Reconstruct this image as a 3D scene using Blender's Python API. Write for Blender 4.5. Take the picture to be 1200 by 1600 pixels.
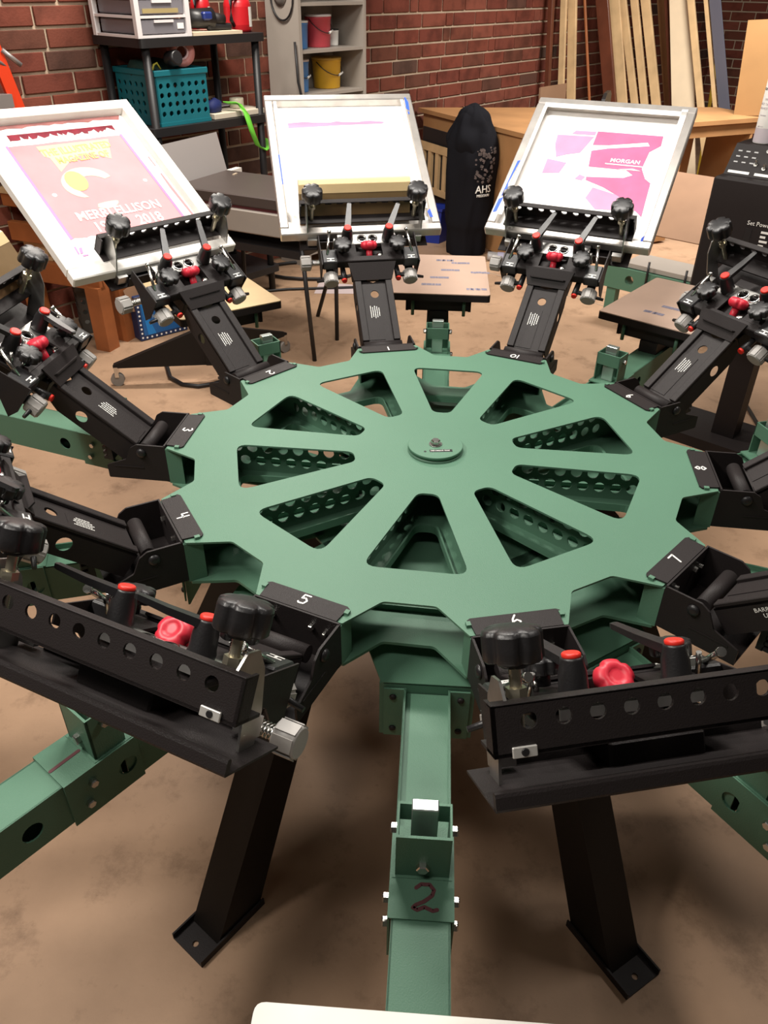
import bpy, bmesh, math, random
from mathutils import Vector, Matrix, Euler, geometry
random.seed(7)
for o in list(bpy.data.objects): bpy.data.objects.remove(o)
SC = bpy.context.scene
COL = SC.collection
R = math.radians
# ------------------------------------------------------------------ camera
ZD = 0.90                                    # height of the carousel plate
cam_d = bpy.data.cameras.new('camera'); cam = bpy.data.objects.new('camera', cam_d); COL.objects.link(cam)
cam_d.sensor_fit = 'HORIZONTAL'; cam_d.sensor_width = 36.0; cam_d.lens = 1228.3/1200*36; cam_d.clip_start = 0.02
PITCH, ROLL, YAW = 0.600103, 0.010656, -0.0077804
def cam_vec(x, up, fw):
    c, s = math.cos(ROLL), math.sin(ROLL); x, up = c*x - s*up, s*x + c*up
    c, s = math.cos(PITCH), math.sin(PITCH); y, z = c*fw + s*up, -s*fw + c*up
    c, s = math.cos(YAW), math.sin(YAW); return Vector((c*x - s*y, s*x + c*y, z))
_r, _u, _f = cam_vec(1, 0, 0), cam_vec(0, 1, 0), cam_vec(0, 0, 1)
_m = Matrix((_r, _u, -_f)).transposed().to_4x4(); _m.translation = Vector((-0.12486, -1.52837, 0.8761 + ZD))
cam.matrix_world = _m
SC.camera = cam
# ------------------------------------------------------------------ world, exposure
w = bpy.data.worlds.new('world'); SC.world = w; w.use_nodes = True
w.node_tree.nodes['Background'].inputs[0].default_value = (1.0, 0.88, 0.76, 1)
w.node_tree.nodes['Background'].inputs[1].default_value = 0.04
SC.view_settings.view_transform = 'Standard'; SC.view_settings.look = 'None'
SC.view_settings.exposure = 0.0; SC.view_settings.gamma = 1.0; SC.view_settings.use_curve_mapping = False
# ceiling lamps of the workshop (out of frame, above the press and above the wood pile), plus an added front fill
def area(name, loc, target, sx, sy, power, col=(1, .9, .78), spread=180):
    d = bpy.data.lights.new(name, 'AREA'); d.shape = 'RECTANGLE'; d.size = sx; d.size_y = sy; d.energy = power; d.color = col
    d.spread = R(spread)
    o = bpy.data.objects.new(name, d); COL.objects.link(o); o.location = loc
    o.rotation_euler = (Vector(target) - Vector(loc)).to_track_quat('-Z', 'Y').to_euler(); return o
area('ceiling_lamp_left', (-1.60, -0.55, 3.0), (-1.60, -.55, 0), .2, 1.2, 64, (1, .94, .86))
area('front_fill', (-.75, -1.45, 3.05), (-.75, -1.45, 0), 1.2, .2, 17, (1, .94, .86))  # unseen fill, added to brighten the near platen arm and floor
area('ceiling_lamp_press', (-0.05, 0.75, 3.05), (-0.05, .75, 0), 1.2, .2, 62, (1, .95, .88))
area('ceiling_lamp_right', (1.7, 0.5, 3.05), (1.7, .5, 0), .2, 1.2, 30, (1, .94, .86))
area('ceiling_lamp_wall', (-0.9, 2.9, 3.05), (-.9, 2.9, 0), 1.2, .2, 92, (1, .93, .84))
area('ceiling_lamp_wood', (2.2, 4.0, 2.9), (2.5, 5.2, .6), 1.2, .2, 130, (1, .95, .88), 140)
# ------------------------------------------------------------------ materials
MATS = {}
def mat(name, col, rough=.5, metal=0., bump=0., bscale=300., var=0., vscale=4., spec=.5, col2=None, trans=0., alpha=1., coat=0.):
    if name in MATS: return MATS[name]
    m = bpy.data.materials.new(name); m.use_nodes = True; nt = m.node_tree; b = nt.nodes['Principled BSDF']
    b.inputs['Base Color'].default_value = (*col, 1); b.inputs['Roughness'].default_value = rough; b.inputs['Metallic'].default_value = metal
    b.inputs['Specular IOR Level'].default_value = spec; b.inputs['Transmission Weight'].default_value = trans; b.inputs['Alpha'].default_value = alpha
    b.inputs['Coat Weight'].default_value = coat
    tc = nt.nodes.new('ShaderNodeTexCoord')
    if var > 0:
        n = nt.nodes.new('ShaderNodeTexNoise'); n.inputs['Scale'].default_value = vscale; n.inputs['Detail'].default_value = 6
        nt.links.new(tc.outputs['Object'], n.inputs['Vector'])
        r = nt.nodes.new('ShaderNodeValToRGB'); r.color_ramp.elements[0].position = .3; r.color_ramp.elements[1].position = .7
        c2 = col2 or tuple(c*(1-var) for c in col)
        r.color_ramp.elements[0].color = (*c2, 1); r.color_ramp.elements[1].color = (*[min(1, c*(1+var*.5)) for c in col], 1)
        nt.links.new(n.outputs['Fac'], r.inputs['Fac']); nt.links.new(r.outputs['Color'], b.inputs['Base Color'])
    if bump > 0:
        n2 = nt.nodes.new('ShaderNodeTexNoise'); n2.inputs['Scale'].default_value = bscale; n2.inputs['Detail'].default_value = 3
        nt.links.new(tc.outputs['Object'], n2.inputs['Vector'])
        bp = nt.nodes.new('ShaderNodeBump'); bp.inputs['Strength'].default_value = bump; bp.inputs['Distance'].default_value = .002
        nt.links.new(n2.outputs['Fac'], bp.inputs['Height']); nt.links.new(bp.outputs['Normal'], b.inputs['Normal'])
    MATS[name] = m; return m
GREEN = mat('green_powder_coat', (.090, .196, .130), .5, bump=.25, bscale=500, var=.06, vscale=3, spec=.35)
BLACK = mat('black_powder_coat', (.021, .017, .017), .5, bump=.3, bscale=600, spec=.22)
BLACKP = mat('black_plastic', (.016, .015, .016), .38, bump=.15, bscale=350, spec=.5)
LEGBLK = mat('black_leg_paint', (.010, .008, .007), .55, bump=.1, bscale=300, spec=.25)
RED = mat('red_plastic', (.62, .022, .045), .42, spec=.5)
REDCAP = mat('bright_red_cap', (.75, .03, .018), .4)
GREYP = mat('light_grey_knob_plastic', (.36, .34, .32), .45, bump=.08, bscale=200)
STEEL = mat('zinc_steel', (.62, .61, .58), .25, 1., bump=.08, bscale=80)
GALV = mat('galvanised_sheet', (.50, .49, .47), .34, .9, var=.25, vscale=30)
BARST = mat('ground_steel_bar', (.55, .62, .58), .28, .8)
ALU = mat('aluminium_frame', (.66, .62, .58), .38, .85, var=.15, vscale=18)
WHITEP = mat('white_frame_paint', (.82, .79, .74), .45, var=.05, vscale=10)
MESHW = mat('screen_mesh_white', (.88, .86, .83), .6)
TAPE = mat('white_frame_tape', (.85, .82, .78), .5)
BTAPE = mat('blue_masking_tape', (.02, .10, .75), .55)
PINK = mat('pink_emulsion', (.68, .12, .26), .5, var=.14, vscale=14)
PINKP = mat('pale_pink_emulsion', (.62, .26, .42), .5, var=.12, vscale=10)
PINKL = mat('rose_emulsion', (.70, .25, .27), .5, var=.12, vscale=8)
MAUVE = mat('mauve_residue', (.45, .20, .40), .5)
CRIM = mat('crimson_ink', (.24, .012, .03), .5, var=.3, vscale=40)
YELI = mat('pale_yellow_ink', (.60, .58, .16), .55, var=.1, vscale=12)
WHT = mat('white_print', (.85, .84, .80), .6)
WOOD = mat('pale_pine', (.62, .42, .22), .5, var=.22, vscale=6, bump=.1, bscale=60)
WOODL = mat('light_squeegee_wood', (.70, .52, .28), .45, var=.12, vscale=8)
ORW = mat('orange_stained_wood', (.36, .115, .035), .5, var=.3, vscale=5, bump=.12, bscale=50)
DKW = mat('dark_mahogany', (.12, .035, .018), .3, var=.25, vscale=7)
MDF = mat('brown_plywood', (.40, .205, .085), .55, var=.18, vscale=3.5, bump=.08, bscale=60)
CARD = mat('cardboard', (.27, .15, .085), .75, var=.1, vscale=5)
PAL = mat('film_covered_pallet', (.74, .54, .43), .34, .15, var=.1, vscale=4)
PALW = mat('paper_covered_pallet', (.85, .82, .76), .55, var=.04, vscale=6)
PINKM = mat('bluish_residue', (.28, .27, .36), .5, var=.2, vscale=60)
# ------------------------------------------------------------------ mesh builder
ID = Matrix.Identity(4)
def T(x, y, z): return Matrix.Translation((x, y, z))
def RX(a): return Matrix.Rotation(R(a), 4, 'X')
def RY(a): return Matrix.Rotation(R(a), 4, 'Y')
def RZ(a): return Matrix.Rotation(R(a), 4, 'Z')
def align(p0, p1):
    p0, p1 = Vector(p0), Vector(p1); d = p1 - p0
    return T(*p0) @ d.to_track_quat('Z', 'Y').to_matrix().to_4x4(), d.length
class MB:
    def __init__(s): s.v, s.f, s.sm = [], [], []
    def add(s, vs, fs, M=ID, smooth=False):
        k = len(s.v); s.v += [tuple(M @ Vector(p)) for p in vs]
        for f in fs: s.f.append([i + k for i in f]); s.sm.append(smooth)
        return s
    def box(s, x0, x1, y0, y1, z0, z1, M=ID, c=0.):
        if x0 > x1: x0, x1 = x1, x0
        if y0 > y1: y0, y1 = y1, y0
        if z0 > z1: z0, z1 = z1, z0
        c = min(c, (x1-x0)*.45, (y1-y0)*.45, (z1-z0)*.45)
        if c <= 0:
            vs = [(x, y, z) for z in (z0, z1) for y in (y0, y1) for x in (x0, x1)]
            return s.add(vs, [(0, 2, 3, 1), (4, 5, 7, 6), (0, 1, 5, 4), (2, 6, 7, 3), (0, 4, 6, 2), (1, 3, 7, 5)], M)
        bm = bmesh.new(); bmesh.ops.create_cube(bm, size=1)
        for v in bm.verts: v.co = ((x0+x1)/2 + v.co.x*(x1-x0), (y0+y1)/2 + v.co.y*(y1-y0), (z0+z1)/2 + v.co.z*(z1-z0))
        bmesh.ops.bevel(bm, geom=list(bm.edges), offset=c, segments=1, affect='EDGES', profile=.5)
        bm.verts.index_update(); s.add([v.co.copy() for v in bm.verts], [[v.index for v in f.verts] for f in bm.faces], M); bm.free(); return s
    def prism(s, poly, z0, z1, M=ID, holes=()):
        loops = [list(poly)] + [list(h) for h in holes]; pts = [p for l in loops for p in l]; n = len(pts)
        tris = geometry.tessellate_polygon([[Vector((x, y, 0)) for x, y in l] for l in loops])
        vs = [(x, y, z0) for x, y in pts] + [(x, y, z1) for x, y in pts]; fs = []
        for t in tris:
            a, b, c = t; A = (pts[b][0]-pts[a][0])*(pts[c][1]-pts[a][1]) - (pts[b][1]-pts[a][1])*(pts[c][0]-pts[a][0])
            if A < 0: a, b, c = a, c, b
            fs.append((a+n, b+n, c+n)); fs.append((a, c, b))
        k = 0
        for li, l in enumerate(loops):
            m = len(l); area_ = sum(l[i][0]*l[(i+1) % m][1] - l[(i+1) % m][0]*l[i][1] for i in range(m)); rev = (area_ < 0) ^ (li > 0)
            for i in range(m):
                a, b = k+i, k+(i+1) % m
                fs.append((b, a, a+n, b+n) if rev else (a, b, b+n, a+n))
            k += m
        return s.add(vs, fs, M)
    def cyl(s, p0, p1, r0, r1=None, n=20, M=ID, cap=True):
        r1 = r0 if r1 is None else r1; A, L = align(p0, p1)
        return s.lathe([(r0, 0), (r1, L)], M @ A, n, cap)
    def lathe(s, prof, M=ID, n=24, cap=True, smooth=True):
        vs = []; fs = []; m = len(prof)
        for r, z in prof:
            for i in range(n): a = 2*math.pi*i/n; vs.append((r*math.cos(a), r*math.sin(a), z))
        for j in range(m-1):
            for i in range(n): a = j*n+i; b = j*n+(i+1) % n; fs.append((a, b, b+n, a+n))
        s.add(vs, fs, M, smooth)
        if cap:
            k = len(s.v) - len(vs)
            s.f.append([k+i for i in reversed(range(n))]); s.sm.append(False)
            s.f.append([k+(m-1)*n+i for i in range(n)]); s.sm.append(False)
        return s
    def hexbolt(s, p0, p1, r, M=ID):
        A, L = align(p0, p1); return s.lathe([(r, 0), (r, L*.8), (r*.85, L)], M @ A, 6, True, False)
    def tube(s, pts, r, n=8, M=ID):
        pts = [Vector(p) for p in pts]; k0 = len(s.v); m = len(pts); vs = []; fs = []
        up = Vector((0, 0, 1))
        for j, p in enumerate(pts):
            d = (pts[min(j+1, m-1)] - pts[max(j-1, 0)]).normalized()
            a = d.cross(up if abs(d.z) < .95 else Vector((1, 0, 0))).normalized(); b = d.cross(a)
            rr = r[j] if isinstance(r, (list, tuple)) else r
            for i in range(n):
                t = 2*math.pi*i/n; vs.append(p + a*math.cos(t)*rr + b*math.sin(t)*rr)
        for j in range(m-1):
            for i in range(n): x = j*n+i; y = j*n+(i+1) % n; fs.append((x, x+n, y+n, y))
        s.add(vs, fs, M, True)
        s.f.append([k0+i for i in range(n)]); s.sm.append(False); s.f.append([k0+(m-1)*n+i for i in reversed(range(n))]); s.sm.append(False)
        return s
    def star(s, Rr, h, lobes=6, depth=.22, M=ID, n=60, rows=None):
        rows = rows or [(.60, 0), (.94, .02), (1, .09), (1, .5), (1, .84), None, (1, .84), (.955, .95), (.86, 1.0), (.6, 1.05), (.3, 1.07), (.1, 1.07)]
        parts = [[]]
        for q in rows:
            if q is None: parts.append([])
            else: parts[-1].append(q)
        for pi, rw in enumerate(parts):
            vs = []; fs = []; m = len(rw)
            for f, z in rw:
                for i in range(n):
                    a = 2*math.pi*i/n; g = 1 - depth*max(0, math.cos(lobes*a))**2.4*(1 if f > .7 else .3)
                    vs.append((Rr*f*g*math.cos(a), Rr*f*g*math.sin(a), z*h))
            for j in range(m-1):
                for i in range(n): a = j*n+i; b = j*n+(i+1) % n; fs.append((a, b, b+n, a+n))
            k = len(s.v); s.add(vs, fs, M, True)
            if pi == 0: s.f.append([k+i for i in reversed(range(n))]); s.sm.append(False)
            if pi == len(parts)-1: s.f.append([k+(m-1)*n+i for i in range(n)]); s.sm.append(True)
        return s
    def ribbon(s, pts, wd, z0, z1, M=ID):
        for a, b in zip(pts[:-1], pts[1:]):
            dx, dy = b[0]-a[0], b[1]-a[1]; L = math.hypot(dx, dy) or 1; nx, ny = -dy/L*wd/2, dx/L*wd/2
            s.prism([(a[0]-nx, a[1]-ny), (b[0]-nx, b[1]-ny), (b[0]+nx, b[1]+ny), (a[0]+nx, a[1]+ny)], z0, z1, M)
        for p in pts: s.prism([(p[0]+wd/2*math.cos(t*math.pi/4), p[1]+wd/2*math.sin(t*math.pi/4)) for t in range(8)], z0, z1*.999, M)
        return s
    def mesh(s, name):
        me = bpy.data.meshes.new(name); me.from_pydata(s.v, [], s.f); me.update()
        me.polygons.foreach_set('use_smooth', s.sm); return me
def circ(cx, cy, r, n=20): return [(cx + r*math.cos(2*math.pi*i/n), cy + r*math.sin(2*math.pi*i/n)) for i in range(n)]
def fillet(poly, r, n=5):
    out = []; m = len(poly)
    for i in range(m):
        p0, p, p1 = Vector(poly[i-1]), Vector(poly[i]), Vector(poly[(i+1) % m]); rr = r[i] if isinstance(r, (list, tuple)) else r
        a, b = (p0-p), (p1-p); la, lb = a.length, b.length; a.normalize(); b.normalize(); ang = math.acos(max(-1, min(1, a.dot(b))))
        if rr <= 0 or ang > math.pi-.02: out.append(tuple(p)); continue
        d = min(rr/math.tan(ang/2), la*.45, lb*.45); q0, q1 = p + a*d, p + b*d
        for k in range(n+1):
            t = k/n; out.append(tuple(q0*(1-t)**2 + p*2*t*(1-t) + q1*t*t))
    return out
def obj(name, mb, m, parent=None, M=None):
    me = mb.mesh(name) if isinstance(mb, MB) else mb
    if m is not None and not me.materials: me.materials.append(m)
    o = bpy.data.objects.new(name, me); COL.objects.link(o)
    if parent is not None: o.parent = parent
    if M is not None: o.matrix_local = M
    return o
def multi(name, mbs, m, parent):
    return [obj(name, q, m, parent) for q in mbs]
def tag(o, label, cat, group=None):
    o['label'] = label; o['category'] = cat
    if group: o['group'] = group
    return o
def empty(name, label, cat, M=ID, group=None):
    o = bpy.data.objects.new(name, None); COL.objects.link(o); o.empty_display_size = .05; o.matrix_world = M; return tag(o, label, cat, group)
def struct(name, mb, m, M=None):
    o = obj(name, mb, m, None, M); o['kind'] = 'structure'; return o
def text_mesh(s, size, ext=.0006, align_x='CENTER', bold=0.):
    cu = bpy.data.curves.new('lettering', 'FONT'); cu.body = s; cu.size = size; cu.extrude = ext; cu.align_x = align_x; cu.align_y = 'CENTER'; cu.resolution_u = 2; cu.offset = bold
    o = bpy.data.objects.new('lettering', cu); COL.objects.link(o); bpy.context.view_layer.update()
    me = bpy.data.meshes.new_from_object(o.evaluated_get(bpy.context.evaluated_depsgraph_get())); bpy.data.objects.remove(o); return me
def copy_tree(o, parent=None):
    c = o.copy(); COL.objects.link(c); c.parent = parent
    for ch in o.children: copy_tree(ch, c)
    return c
# wall-aligned frame: p along the back wall, o out into the room
EW = Vector((.65618, .75461, 0)); NW = Vector((.75461, -.65618, 0)); W0 = Vector((0, 5.45, 0)); WANG = math.degrees(math.atan2(EW.y, EW.x))
def wp(p, o, z): return W0 + EW*p + NW*o + Vector((0, 0, z))
def WM(p, o, z=0, rot=0): return T(*wp(p, o, z)) @ RZ(WANG + rot)
# ================================================================== SETTING
def floor_material():
    m = bpy.data.materials.new('stained_concrete'); m.use_nodes = True; nt = m.node_tree; b = nt.nodes['Principled BSDF']
    tc = nt.nodes.new('ShaderNodeTexCoord')
    def noise(sc, det, rough=.6):
        n = nt.nodes.new('ShaderNodeTexNoise'); n.inputs['Scale'].default_value = sc; n.inputs['Detail'].default_value = det; n.inputs['Roughness'].default_value = rough
        nt.links.new(tc.outputs['Object'], n.inputs['Vector']); return n
    def ramp(n, a, ca, bb, cb):
        r = nt.nodes.new('ShaderNodeValToRGB'); r.color_ramp.elements[0].position = a; r.color_ramp.elements[1].position = bb
        r.color_ramp.elements[0].color = (*ca, 1); r.color_ramp.elements[1].color = (*cb, 1); nt.links.new(n.outputs['Fac'], r.inputs['Fac']); return r
    base = ramp(noise(1.6, 8), .3, (.32, .200, .124), .72, (.50, .320, .203))
    st = ramp(noise(5.5, 9, .7), .53, (1, 1, 1), .70, (.46, .43, .40))
    sp = ramp(noise(26, 4, .6), .66, (1, 1, 1), .76, (.62, .58, .55))
    mx = nt.nodes.new('ShaderNodeMixRGB'); mx.blend_type = 'MULTIPLY'; mx.inputs[0].default_value = .8
    mx2 = nt.nodes.new('ShaderNodeMixRGB'); mx2.blend_type = 'MULTIPLY'; mx2.inputs[0].default_value = .6
    nt.links.new(base.outputs[0], mx.inputs[1]); nt.links.new(st.outputs[0], mx.inputs[2])
    nt.links.new(mx.outputs[0], mx2.inputs[1]); nt.links.new(sp.outputs[0], mx2.inputs[2]); nt.links.new(mx2.outputs[0], b.inputs['Base Color'])
    b.inputs['Roughness'].default_value = .55; b.inputs['Specular IOR Level'].default_value = .35
    bp = nt.nodes.new('ShaderNodeBump'); bp.inputs['Strength'].default_value = .12; bp.inputs['Distance'].default_value = .004
    nb = noise(60, 5); nt.links.new(nb.outputs['Fac'], bp.inputs['Height']); nt.links.new(bp.outputs['Normal'], b.inputs['Normal'])
    return m
struct('floor', MB().box(-8, 8, -5.2, 12, -.12, 0), floor_material())
obj('expansion_joint', MB().ribbon([(.45, 4.35), (1.55, 3.25), (2.6, 2.2)], .008, .0005, .0014), mat('pale_joint_filler', (.36, .27, .2), .8), bpy.data.objects['floor'])
# --- brick walls
def brick_material(per_object):
    m = bpy.data.materials.new('red_brick_single' if per_object else 'red_brick_joined'); m.use_nodes = True; nt = m.node_tree; b = nt.nodes['Principled BSDF']
    src = nt.nodes.new('ShaderNodeObjectInfo').outputs['Random'] if per_object else nt.nodes.new('ShaderNodeNewGeometry').outputs['Random Per Island']
    r = nt.nodes.new('ShaderNodeValToRGB'); e = r.color_ramp.elements
    e[0].position = 0; e[0].color = (.080, .050, .040, 1); e[1].position = .12; e[1].color = (.125, .044, .028, 1)
    for p, c in ((.4, (.180, .048, .030)), (.7, (.150, .040, .027)), (1., (.205, .062, .040))):
        x = e.new(p); x.color = (*c, 1)
    nt.links.new(src, r.inputs['Fac'])
    tc = nt.nodes.new('ShaderNodeTexCoord'); geo = nt.nodes.new('ShaderNodeNewGeometry')
    n = nt.nodes.new('ShaderNodeTexNoise'); n.inputs['Scale'].default_value = 7; n.inputs['Detail'].default_value = 5
    nt.links.new(geo.outputs['Position'], n.inputs['Vector'])
    r2 = nt.nodes.new('ShaderNodeValToRGB'); r2.color_ramp.elements[0].position = .35; r2.color_ramp.elements[0].color = (.5, .52, .52, 1); r2.color_ramp.elements[1].position = .55; r2.color_ramp.elements[1].color = (1, 1, 1, 1)
    nt.links.new(n.outputs['Fac'], r2.inputs['Fac'])
    mx = nt.nodes.new('ShaderNodeMixRGB'); mx.blend_type = 'MULTIPLY'; mx.inputs[0].default_value = .75
    nt.links.new(r.outputs[0], mx.inputs[1]); nt.links.new(r2.outputs[0], mx.inputs[2]); nt.links.new(mx.outputs[0], b.inputs['Base Color'])
    b.inputs['Roughness'].default_value = .8; b.inputs['Specular IOR Level'].default_value = .2
    n3 = nt.nodes.new('ShaderNodeTexNoise'); n3.inputs['Scale'].default_value = 90; n3.inputs['Detail'].default_value = 4; nt.links.new(geo.outputs['Position'], n3.inputs['Vector'])
    bp = nt.nodes.new('ShaderNodeBump'); bp.inputs['Strength'].default_value = .4; bp.inputs['Distance'].default_value = .004
    nt.links.new(n3.outputs['Fac'], bp.inputs['Height']); nt.links.new(bp.outputs['Normal'], b.inputs['Normal'])
    return m
BR1, BR2 = brick_material(True), brick_material(False)
MORT = mat('grey_mortar', (.44, .34, .245), .9, bump=.5, bscale=120, var=.15, vscale=12)
CH, BL, PC = .1016, .3048, 6.3
def brick_wall(name, M, length, single):
    """M: local x along the wall, local -y into the room; single(x, z) tells which bricks are objects of their own"""
    wl = struct(name, MB().box(0, length, .0, .2, 0, 3.0), MORT, M)
    rest = MB(); kinds = {}; rnd = random.Random(len(name)); cnt = 0
    for r in range(29):
        x = -(r % 2)*BL/2 - rnd.uniform(0, .05); z0 = r*CH + .016
        while x < length:
            L = BL if rnd.random() > .13 else BL/3
            a, b = max(x + .0075, .002), min(x + L - .0075, length - .002); x += L
            if b - a < .03: continue
            d = rnd.uniform(.006, .012)
            if single((a+b)/2, z0 + .045) and cnt < 300:
                key = round(b - a, 3)
                if key not in kinds: kinds[key] = MB().box(0, b-a, -.02, .0, 0, CH-.016, ID, .003).mesh('brick')
                o = obj('brick', kinds[key], BR1, wl); o.location = (a, .012 - d*.5, z0); cnt += 1
            else: rest.box(a, b, -d, .002, z0, z0 + CH - .016)
    o = obj('brick_courses', rest, BR2, wl); o['kind'] = 'stuff'
    return wl
WPX = 7.0
def vis_back(x, z):
    p = x - WPX
    if not (.55 < z < 1.78): return False
    if -3.75 < p < -1.75: return z > 1.0
    if -1.75 < p < -.9: return False
    if -.9 < p < 1.6: return z > .6
    return 1.6 <= p < 5.6 and z > .8
brick_wall('wall_back', WM(-WPX, 0, 0), WPX + PC, vis_back)
brick_wall('wall_right', T(*wp(PC, 0, 0)) @ RZ(WANG - 90), 9.0, lambda x, z: .1 < x < 1.3 and .55 < z < 1.7)
# ================================================================== PRESS: carousel
TH0 = 100.156
def pol(r, a): return (r*math.cos(R(a)), r*math.sin(R(a)))
def disc_poly():
    P = []; rr = []
    for k in range(10):
        c = TH0 + 36*k
        P += [pol(.600, c-8.0), pol(.600, c+8.0), pol(.529, c+13.04), pol(.529, c+22.96)]; rr += [.003, .003, .016, .016]
    return fillet(P, rr, 4)
def window(c, grow=0.):
    x0, x1 = .182 - grow, .436 + grow
    loc = fillet([(x0, -.021-grow), (x1, -.097-grow), (x1, .097+grow), (x0, .021+grow)], [.022, .022, .022, .022], 5)
    ca, sa = math.cos(R(c)), math.sin(R(c)); return [(x*ca - y*sa, x*sa + y*ca) for x, y in loc]
wins = [window(TH0 + 18 + 36*k) for k in range(10)]
car = empty('carousel', 'round green spider plate with ten wedge windows carrying the print heads', 'carousel', T(0, 0, ZD))
obj('upper_plate', MB().prism(disc_poly(), -.004, 0, ID, wins), GREEN, car)
obj('lower_plate', MB().prism(disc_poly(), -.098, -.092, ID, wins), GREEN, car)
rim = MB()
for wv in wins:                                              # turned-up lip round each lower window
    big = []
    c = Vector((sum(p[0] for p in wv)/len(wv), sum(p[1] for p in wv)/len(wv)))
    for p in wv: d = Vector(p) - c; big.append(tuple(c + d*(1 + .008/d.length)))
    rim.prism(big, -.0925, -.080, ID, [wv])
obj('lower_window_lip', rim, GREEN, car)
webm = MB(); holes = []
for i in range(11): holes.append(circ(.135 + i*.036, -.030, .0125, 16))
for i in range(10): holes.append(circ(.153 + i*.036, -.064, .0125, 16))
webm.prism([(.09, -.092), (.545, -.092), (.545, -.004), (.09, -.004)], -.0015, .0015, RX(90), holes)
web_me = webm.mesh('perforated_web')
for k in range(10): obj('perforated_web', web_me, GREEN, car, RZ(TH0 + 36*k))
ep = MB().box(.594, .598, -.082, .082, -.092, -.004)
for s in (-1, 1): ep.box(.562, .598, s*.080, s*.083, -.092, -.004)
ep_me = ep.mesh('end_channel')
for k in range(10): obj('end_channel', ep_me, GREEN, car, RZ(TH0 + 36*k))
hub = obj('hub_cap', MB().lathe([(.062, -.001), (.062, .003), (.058, .0035), (.058, .007), (.061, .0075), (.061, .0125), (.060, .0135)], ID, 48), GREEN, car)
obj('hub_bolt', MB().lathe([(.0145, .013), (.0145, .0155)], ID, 24).lathe([(.0105, .0155), (.0105, .0235), (.0085, .0255)], ID, 6, True, False), STEEL, hub)
obj('hub_label', MB().box(-.016, .034, -.034, -.024, .0135, .0140, RZ(3)), BLACKP, hub)
obj('hub_label_text', text_mesh('MEE MAGNA TRAK', .0062, .0003), WHT, hub, T(.009, -.029, .0142) @ RZ(3) @ Matrix.Diagonal((.8, 1, 1, 1)))
obj('hub_hole', MB().lathe([(.003, .0125), (.003, .0139)], T(-.0245, -.032, 0), 12), BLACKP, hub)
obj('centre_post', MB().cyl((0, 0, -.22), (0, 0, -.004), .05, n=32), LEGBLK, car)
# ================================================================== PRESS: base with legs and station spider
base = empty('press_base', 'black central column of the press with splayed box legs bolted to the floor', 'press base', T(0, 0, 0))
obj('column', MB().cyl((0, 0, .28), (0, 0, ZD-.225), .085, n=32), LEGBLK, base)
obj('column_collar', MB().lathe([(.16, .60), (.16, .64), (.12, .66)], ID, 32), LEGBLK, base)
LEG_A = [-93.3 + 34.9 + 72.2*k for k in range(5)]
leg = MB()
# leg runs from the column at z .62 out to the foot at r .80
a0, a1 = Vector((.10, 0, .56)), Vector((.745, 0, .0))
prof = [(.06, .70), (.440, .70), (.472, .675), (.792, .010), (.792, .004), (.672, .004), (.465, .505), (.435, .53), (.10, .60), (.06, .60)]
leg.prism(prof, -.043, .043, RX(90))
leg_me = leg.mesh('leg')
ft = MB().prism([(.66, -.047), (.845, -.047), (.845, .047), (.66, .047)], .001, .006, ID, [circ(.822, 0, .007, 14)])
ft.box(.66, .845, -.049, -.045, .001, .022).box(.66, .80, .045, .049, .001, .022).box(.80, .845, .045, .049, .001, .022)
ft_me = ft.mesh('foot_plate')
for a in LEG_A:
    l = obj('leg', leg_me, LEGBLK, base, RZ(a)); obj('foot_plate', ft_me, BLACK, l)
STA0 = 86.1
spider = empty('station_spider', 'green lower hub ring under the carousel that carries the platen arms', 'hub', T(0, 0, ZD - .135))
ringp = circ(0, 0, .30, 60); obj('spider_ring', MB().prism(ringp, -.006, 0, ID, [circ(0, 0, .17, 40)]).prism(circ(0, 0, .2, 40), -.05, -.006, ID, [circ(0, 0, .06, 24)]), GREEN, spider)
mp = MB().prism(fillet([(.27, -.075), (.27, .075), (.50, .108), (.578, .080), (.578, -.080), (.50, -.108)], .006, 3), -.004, 0)
mp.box(.574, .578, -.083, .083, -.132, -.002, ID, .0)
mp.prism([(.50, -.004), (.574, -.004), (.574, -.132)], .079, .082, RX(90)).prism([(.50, -.004), (.574, -.004), (.574, -.132)], -.082, -.079, RX(90))
mp_me = mp.mesh('mount_plate')
for k in range(10): obj('mount_plate', mp_me, GREEN, spider, RZ(STA0 + 36*k))
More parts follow.
